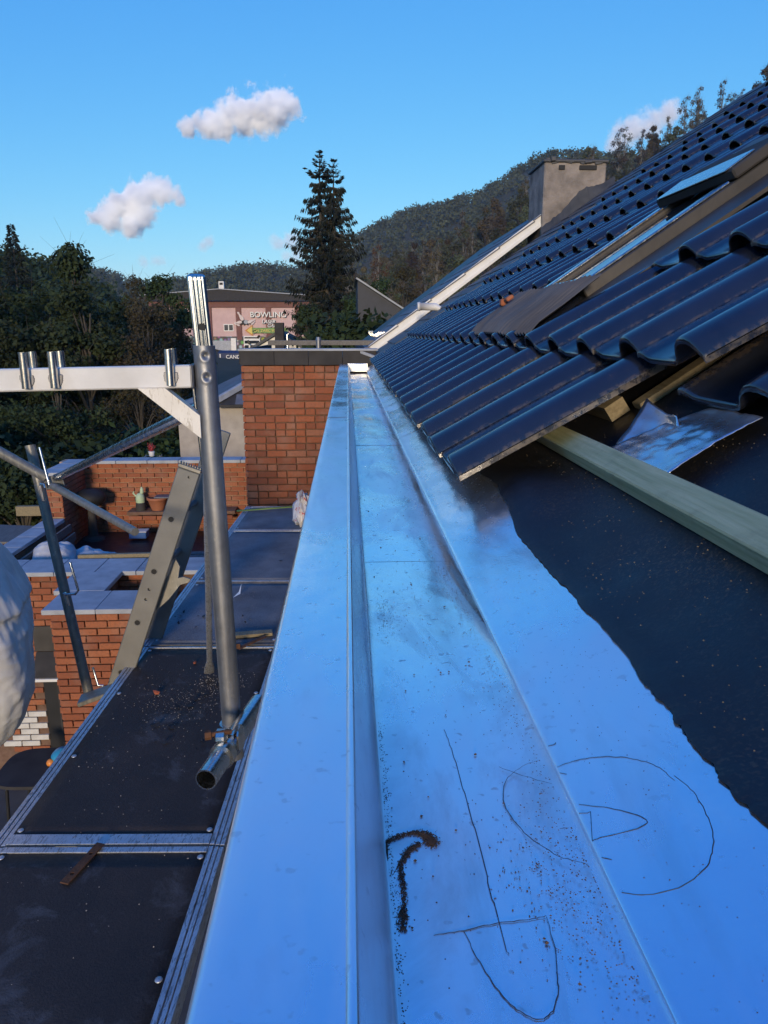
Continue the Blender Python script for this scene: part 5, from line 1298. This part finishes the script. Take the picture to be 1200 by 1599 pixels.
for x, y, z, s, lab in ((-24.3, 58, 1.6, 1.0, 'small conifer with a pointed top on the left skyline'), (-26.8, 60, -.2, .9, 'conifer half hidden at the left edge of the skyline')):
    plant_tree('conifer', lab, 'conifer', CON, (M_NEEDLE, M_BARK), (x, y, z), None, s)

# wood on the right hand hill: separate trees, one of seven shapes each
HT = [tree_meshes(100 + i, 10.0, 3.3 + .4 * (i % 3), 20, 3200, .21, 2.4, .2, bare=4) for i in range(5)] + [tree_meshes(120 + i, 11.0, 2.4, 20, 1100, .15, 3.0, .15, bare=12) for i in range(2)]
HMATS = [M_HILL1, M_HILL2, M_HILL1, M_HILL2, M_HILL2, M_HILL2, M_HILL1]
rnd = random.Random(21); placed = []; tries = 0
while len(placed) < 250 and tries < 12000:
    tries += 1
    y = 98 + 118 * rnd.random() ** .75; x = rnd.uniform(-6, 112) * (.5 + .5 * y / 215)
    if any((x - a) ** 2 + (y - b) ** 2 < (4.4 + .012 * y) ** 2 for a, b in placed): continue
    az = x / y
    if az < .0 or az > .60: continue
    placed.append((x, y)); k = rnd.choice((0, 1, 2, 3, 4, 5, 6, 5, 6, 5)); z = float(ground_h(x, y)) - .3; s = rnd.uniform(.72, 1.2)
    rust = rnd.random() < (.35 if (.28 < az < .37 and y < 150) else .05)
    lab = ('rust brown tree among the green ones on the wooded hill behind the roofs' if rust else ['full green tree in the wood on the hill behind the roofs', 'full brownish tree in the wood on the hill behind the roofs', 'sparse brownish tree with pale bare branches on the wooded hill', 'sparse greenish tree with pale bare branches on the wooded hill'][(0 if HMATS[k] is M_HILL1 else 1) if k < 5 else (2 if k == 5 else 3)])
    zone = 'high on the hill crest' if y > 185 else ('half way up the hill' if y > 145 else 'low on the hill')
    side_w = 'by the spruce' if az < .13 else ('left of the chimney' if az < .24 else ('behind the chimney' if az < .36 else 'above the skylight roof'))
    lab = lab.replace('in the wood on the hill behind the roofs', zone + ' ' + side_w).replace('on the wooded hill', zone + ' ' + side_w) if not rust else 'rust brown tree ' + zone + ' ' + side_w
    plant_tree('hillside_tree', lab, 'tree', HT[k], (M_LEAF_R if rust else HMATS[k], M_PALEBARK if k > 4 else M_BARK), (x, y, z), 'trees on the wooded hill', s, rnd.uniform(0, 6.28), rnd.uniform(.85, 1.2))
rng = np.random.default_rng(77); n = 2600
xs_ = rng.uniform(-10, 120, n); ys_ = rng.uniform(92, 225, n); zs_ = ground_h(xs_, ys_)
L = leaf_cloud(rng, list(zip(xs_, ys_, zs_ + .6)), list(rng.uniform(1.0, 2.6, n)), 110000, .26)
o = obj('undergrowth', quads_mesh('undergrowth', L), M_HILL2); tag(o, 'brownish undergrowth between the trees of the wooded hill', None, None, 'stuff')
n = 1500; xs_ = rng.uniform(-330, 260, n); ys_ = rng.uniform(380, 640, n); zs_ = ground_h(xs_, ys_) + rng.uniform(1, 5, n)
L = leaf_cloud(rng, list(zip(xs_, ys_, zs_)), list(rng.uniform(3.5, 6.5, n)), 120000, .95)
o = obj('distant_wood', quads_mesh('distant_wood', L), M_HILL1); tag(o, 'distant wooded ridge behind the pink bowling hall', None, None, 'stuff')
n = 900; ys_ = rng.uniform(34, 115, n); xs_ = -.29 * ys_ - rng.uniform(0, 60, n); zs_ = ground_h(xs_, ys_) + .8
L = leaf_cloud(rng, list(zip(xs_, ys_, zs_)), list(rng.uniform(1.4, 3.0, n)), 70000, .28)
o = obj('bank_undergrowth', quads_mesh('bank_undergrowth', L), M_LEAF); tag(o, 'dark bushes covering the bank on the left of the valley', None, None, 'stuff')

# ================================================================== BOWLING HALL
bh = thing('bowling_hall', 'long pink bowling hall with brown pilasters and low dark roof across the valley', 'hall')
M_PINK = simple('pink_panel', (0.56, 0.37, 0.35), (0.64, 0.44, 0.41), 1.2, .85, 0, .1, 10)
M_PILA = simple('brown_pilaster', (0.17, 0.075, 0.062), (0.21, 0.095, 0.08), 1.5, .85, 0, .1, 10)
def stone_mat():
    g = G('stone_base'); v = g.coord('Object'); vo = g.node('ShaderNodeTexVoronoi'); g.put(vo.inputs['Vector'], v); vo.inputs['Scale'].default_value = 2.2
    g.bump(vo.outputs[0], .5, .05); return g.set(g.mix(g.ramp(vo.outputs[0], [(.25, 0.0), (.6, 1.0)]), g.mix(.5, vo.outputs[1], (.17, .155, .13)), (.10, .09, .08)), .9)
M_STONE = stone_mat()
YB = 95.0
MB().box((-12.4, YB + 8, 0.9), (23.6, 15.9, 5.4)).build('wall', M_PINK, bh)
MB().box((-12.4, YB + 8, -3.4), (23.8, 16.2, 5.60)).build('stone_base', M_STONE, bh)
xp = [-24.0, -20.6, -17.05, -13.42, -9.75, -6.1, -2.4]
for i, x in enumerate(xp): MB().box((x, YB - .02, .95), (0.62, .34, 3.9)).build('pilaster', M_PILA, bh)
MB().box((-12.4, YB - .03, 3.25), (23.7, .4, .72)).build('cornice_band', M_PILA, bh)
for a, b in zip(xp[:-1], xp[1:]): MB().box(((a + b) / 2, YB - .008, .95), (b - a - .72, .10, 3.75), None, .02).build('panel', M_PINK, bh)
rf = MB(); rf.add([(-25, YB - .8, 3.62), (0.2, YB - .8, 3.62), (0.2, YB + 8, 4.1), (-12.4, YB + 8, 5.35), (-25, YB + 8, 4.1)], [(0, 1, 2, 3, 4)])
rf.build('roof', M_FASCIA, bh)
gb = MB(); gb.prism([(-25.2, 0, 3.66), (0.3, 0, 3.66), (0.3, 0, 3.95), (-15.5, 0, 4.98), (-25.2, 0, 4.2)], (0, YB - 1.0, 0), (0, YB - .8, 0)); gb.build('gable_fascia', M_FASCIA, bh)
for a, b in (((-15.5, 5.02), (0.3, 4.0)), ((-15.5, 5.02), (-25.2, 4.25))): MB().bar((a[0], YB - 1.0, a[1]), (b[0], YB - 1.0, b[1]), .3, .10, (0, 0, 1)).build('verge_trim', M_COPING, bh)
c = MB(); c.box((-15.5, YB + 1, 5.45), (.62, .62, 1.1)); c = c.build('chimney', M_WHITE, bh)
MB().box((-15.5, YB + .68, 5.72), (.40, .02, .28)).build('flue_opening', M_BLACK, c)
wf = MB(); wf.box((-14.72, YB - .08, .46), (1.20, .10, .86)); wf = wf.build('window', M_WHITE, bh)
for x in (-15.01, -14.43): MB().box((x, YB - .14, .47), (.46, .02, .66)).build('pane', M_GLASS, wf)
ef = MB(); ef.box((-11.92, YB - .12, -1.75), (2.0, .16, 2.4)); ef = ef.build('entrance', M_WHITE, bh)
for i in range(3): MB().box((-12.55 + i * .63, YB - .21, -2.25), (.44, .02, 1.2)).build('pane', M_GLASS, ef)
MB().box((-11.92, YB - .21, -1.28), (1.8, .02, .36)).build('transom_light', M_GLASS, ef)
MB().box((-11.92, YB - .21, -.76), (1.8, .02, .18)).build('transom_light', M_GLASS, ef)
MB().box((-15.6, YB - .2, -2.1), (2.2, .2, 2.0)).build('garage_door', M_COPING, bh)
MB().box((-14.15, YB - .3, -1.75), (.62, .4, 1.9)).build('white_pillar', M_WHITE, bh)
def text(s, loc, size, mat, parent, name, shear=0.0, w=1.0, rz=0.0):
    cu = bpy.data.curves.new(name, 'FONT'); cu.body = s; cu.size = size; cu.extrude = .03; cu.shear = shear; cu.offset = 0.012 * size
    o = bpy.data.objects.new(name, cu); COL.objects.link(o); o.parent = parent; cu.materials.append(mat)
    o.location = loc; o.rotation_euler = (rad(90), rz, 0); o.scale = (w, 1, 1)
    bpy.context.view_layer.update()
    dg = bpy.context.evaluated_depsgraph_get(); me = bpy.data.meshes.new_from_object(o.evaluated_get(dg)); me.name = name
    m = obj(name, me, mat, parent); m.location = o.location; m.rotation_euler = o.rotation_euler; m.scale = o.scale
    bpy.data.objects.remove(o); return m
def backed(s, loc, size, parent, name, **k):
    b = text(s, (loc[0] + .07, loc[1] + .03, loc[2] - .06), size, M_BLACK, parent, name + '_shadow', **k)
    return text(s, loc, size, M_WHITE, parent, name, **k)
YS = YB - .27
backed('BOWLING', (-12.02, YS, 1.72), .92, bh, 'sign_lettering', w=1.04)
backed('LASER', (-10.62, YS, .98), .62, bh, 'sign_lettering', shear=.25)
backed('GAME', (-9.95, YS, .52), .56, bh, 'sign_lettering', shear=.25)
ar = thing('arrow_sign', 'green arrow sign with yellow head pointing left on the pink hall', 'sign')
M_SGREEN = simple('sign_green', (.12, .22, .05), (.17, .29, .07), 2, .6); M_SYEL = simple('sign_yellow', (.62, .48, .10), (.7, .55, .14), 2, .6); M_SRED = simple('sign_orange', (.5, .2, .04), (.55, .24, .06), 2, .6)
MB().box((-9.6, YS, .12), (4.4, .06, .66)).build('board', M_SGREEN, ar)
MB().prism([(-12.72, 0, .12), (-11.75, 0, .80), (-11.75, 0, -.56)], (0, YS - .01, 0), (0, YS + .05, 0)).build('arrow_head', M_SRED, ar)
MB().prism([(-12.48, 0, .12), (-11.82, 0, .60), (-11.82, 0, -.36)], (0, YS - .03, 0), (0, YS - .011, 0)).build('arrow_inset', M_SYEL, ar)
text('CH. ZWEC YOU', (-11.6, YS - .05, -.06), .46, M_SYEL, ar, 'lettering', w=.92)
em = thing('bowling_emblem', 'painted emblem of white bowling pins flying from a dark ball on the pink hall', 'sign', (-12.65, YS - .02, 1.1))
M_PIN = simple('pin_white', (.62, .50, .46), (.70, .60, .55), 3, .7)
bmp = MB(); bmp.lathe((0, 0, 0), [(.34, -.05), (.34, .03), (.02, .05)], 24)
def pin(cx, cz, ang, s):
    out = [(0.0, -.5), (.14, -.46), (.19, -.2), (.12, .1), (.07, .24), (.11, .38), (.08, .5), (0, .54)]
    poly = out + [(-x, z) for x, z in out[::-1][1:-1]]
    ca, sa = math.cos(ang), math.sin(ang)
    return [(cx + s * (x * ca - z * sa), 0, cz + s * (x * sa + z * ca)) for x, z in poly]
sp_ = []
for i in range(26):
    a = 2 * math.pi * i / 26; r = (1.0 if i % 2 else .62) * (1 if math.sin(a) < .3 else .7); sp_.append((r * 1.05 * math.cos(a), 0, .02 + r * .42 * math.sin(a)))
MB().prism(sp_, (0, 0, 0), (0, .02, 0)).build('splash', M_FASCIA, em)
MB().prism([(.12 + .27 * math.cos(6.283 * i / 24), 0, .05 + .25 * math.sin(6.283 * i / 24)) for i in range(24)], (0, -.03, 0), (0, -.005, 0)).build('ball', M_COPING, em)
for cx, cz, an, s in ((-.52, .72, .55, 1.15), (-.85, -.02, 1.75, .95), (.78, .15, -1.15, .95), (-.95, -.3, 1.3, .6), (1.0, -.08, -.9, .6)):
    MB().prism(pin(cx, cz, an, s), (0, -.04, 0), (0, -.012, 0)).build('pin', M_PIN, em)
aw = thing('shop_awning', 'dark blue awning with white lettering in front of the bowling hall', 'awning')
M_NAVY = simple('navy_fabric', (.02, .03, .075), (.035, .045, .10), 2, .7)
MB().prism([(0, 80.6, -1.95), (0, 79.5, -2.2), (0, 79.5, -3.0), (0, 80.6, -3.0)], (-13.6, 0, 0), (-10.2, 0, 0)).build('fabric', M_NAVY, aw)
text('CANDY', (-12.75, 79.46, -2.75), .52, M_WHITE, aw, 'lettering')
MB().box((-13.35, 79.47, -2.58), (.10, .02, .6)).build('stripe', M_WHITE, aw)
o = MB().box((-14, 86, -2.66), (60, 8, .06)).build('road', M_PAVE); tag(o, None, None, None, 'structure')

# ================================================================== CLOUDS
def cloud(name, blobs, lab, dens, soft=1.0, detail=0.016):
    """blobs: (centre, radius) in metres; a soft lump of thin cloud in one bounding box"""
    blobs = [(c, r * 1.22) for c, r in blobs]
    C = np.array([b[0] for b in blobs], float); R_ = np.array([b[1] for b in blobs], float)
    lo = (C - R_[:, None] * 1.25).min(0); hi = (C + R_[:, None] * 1.25).max(0)
    m = bpy.data.materials.new(name + '_vapour'); m.use_nodes = True; nt = m.node_tree; nt.nodes.clear()
    g = G.__new__(G); g.m = m; g.nt = nt; g.n = nt.nodes; g.l = nt.links
    out = g.node('ShaderNodeOutputMaterial'); vol = g.node('ShaderNodeVolumePrincipled'); g.l.new(vol.outputs[0], out.inputs['Volume'])
    vol.inputs['Color'].default_value = (1, 1, 1, 1); vol.inputs['Anisotropy'].default_value = -0.35
    pos = g.node('ShaderNodeNewGeometry').outputs['Position']
    acc = None
    for (c, r) in blobs:
        d = g.node('ShaderNodeVectorMath', operation='DISTANCE'); g.put(d.inputs[0], pos); d.inputs[1].default_value = c
        q = g.math('SUBTRACT', 1.0, g.math('DIVIDE', d.outputs['Value'], float(r)))
        acc = q if acc is None else g.math('MAXIMUM', acc, q)
    n = g.math('ADD', g.math('MULTIPLY', g.noise(pos, detail, 8, 0.66), 0.7), g.math('MULTIPLY', g.noise(pos, detail * 2.6, 6, 0.7), 0.3))
    f = g.math('ADD', acc, g.math('MULTIPLY', g.math('SUBTRACT', n, 0.60), 2.9))
    dd = g.math('MULTIPLY', g.math('MULTIPLY', f, 1.0 / soft, True), dens)
    g.l.new(dd, vol.inputs['Density'])
    o = MB().box(tuple((lo + hi) / 2), tuple(hi - lo)).build(name, m); tag(o, lab, 'cloud'); return o

cloud('cloud', [((-498.0, 2546.0, 617.0), 40.0), ((-438.0, 2546.0, 626.0), 48.0), ((-378.0, 2545.0, 636.0), 60.0), ((-318.0, 2547.0, 656.0), 68.0), ((-268.0, 2549.0, 671.0), 72.0), ((-218.0, 2548.0, 679.0), 72.0), ((-178.0, 2548.0, 685.0), 44.0), ((-418.0, 2550.0, 646.0), 44.0)], 'upper of the two large white clouds, long and flat', 0.3)
cloud('cloud', [((-775.0, 2495.0, 354.0), 40.0), ((-731.0, 2492.0, 349.0), 52.0), ((-691.0, 2496.0, 374.0), 64.0), ((-651.0, 2499.0, 393.0), 64.0), ((-631.0, 2488.0, 354.0), 48.0), ((-610.0, 2506.0, 432.0), 48.0), ((-570.0, 2503.0, 426.0), 48.0), ((-537.0, 2498.0, 413.0), 40.0), ((-521.0, 2494.0, 399.0), 24.0), ((-671.0, 2485.0, 335.0), 52.0)], 'lower curled white cloud with a gap under its right arm', 0.3)
cloud('cloud', [((168.0, 2442.0, 321.0), 32.0), ((198.0, 2442.0, 329.0), 32.0)], 'faint cloud puff right of the spruce above the wood', 0.05)
cloud('cloud', [((-446.0, 2456.0, 259.0), 24.0), ((-430.0, 2458.0, 271.0), 24.0)], 'faint slanting wisp below the two large clouds', 0.04)
cloud('cloud', [((-633.0, 2454.0, 213.0), 24.0), ((-593.0, 2452.0, 215.0), 28.0)], 'faint flat wisp low above the valley trees', 0.04)
cloud('cloud', [((-213.0, 2447.0, 267.0), 36.0), ((-173.0, 2447.0, 275.0), 40.0), ((-187.0, 2436.0, 228.0), 32.0), ((-159.0, 2437.0, 238.0), 32.0)], 'pale cloud partly hidden behind the left side of the spruce', 0.05)
cloud('cloud', [((890.0, 2477.0, 607.0), 60.0), ((960.0, 2481.0, 636.0), 60.0), ((1011.0, 2486.0, 665.0), 50.0), ((840.0, 2470.0, 568.0), 40.0)], 'white cloud behind the crest of the wooded hill', 0.09)

# ================================================================== HAZE OF THE EVENING AIR
hm = bpy.data.materials.new('evening_haze'); hm.use_nodes = True; hn = hm.node_tree.nodes; hn.clear()
ho_ = hn.new('ShaderNodeOutputMaterial'); hv_ = hn.new('ShaderNodeVolumePrincipled'); hm.node_tree.links.new(hv_.outputs[0], ho_.inputs['Volume'])
hv_.inputs['Color'].default_value = (0.90, 0.93, 1.0, 1); hv_.inputs['Density'].default_value = 0.0002; hv_.inputs['Anisotropy'].default_value = 0.2
hz = MB().box((-40, 640, 42), (2000, 1900, 102)).build('haze', hm); tag(hz, 'thin evening haze filling the valley', None, None, 'stuff')
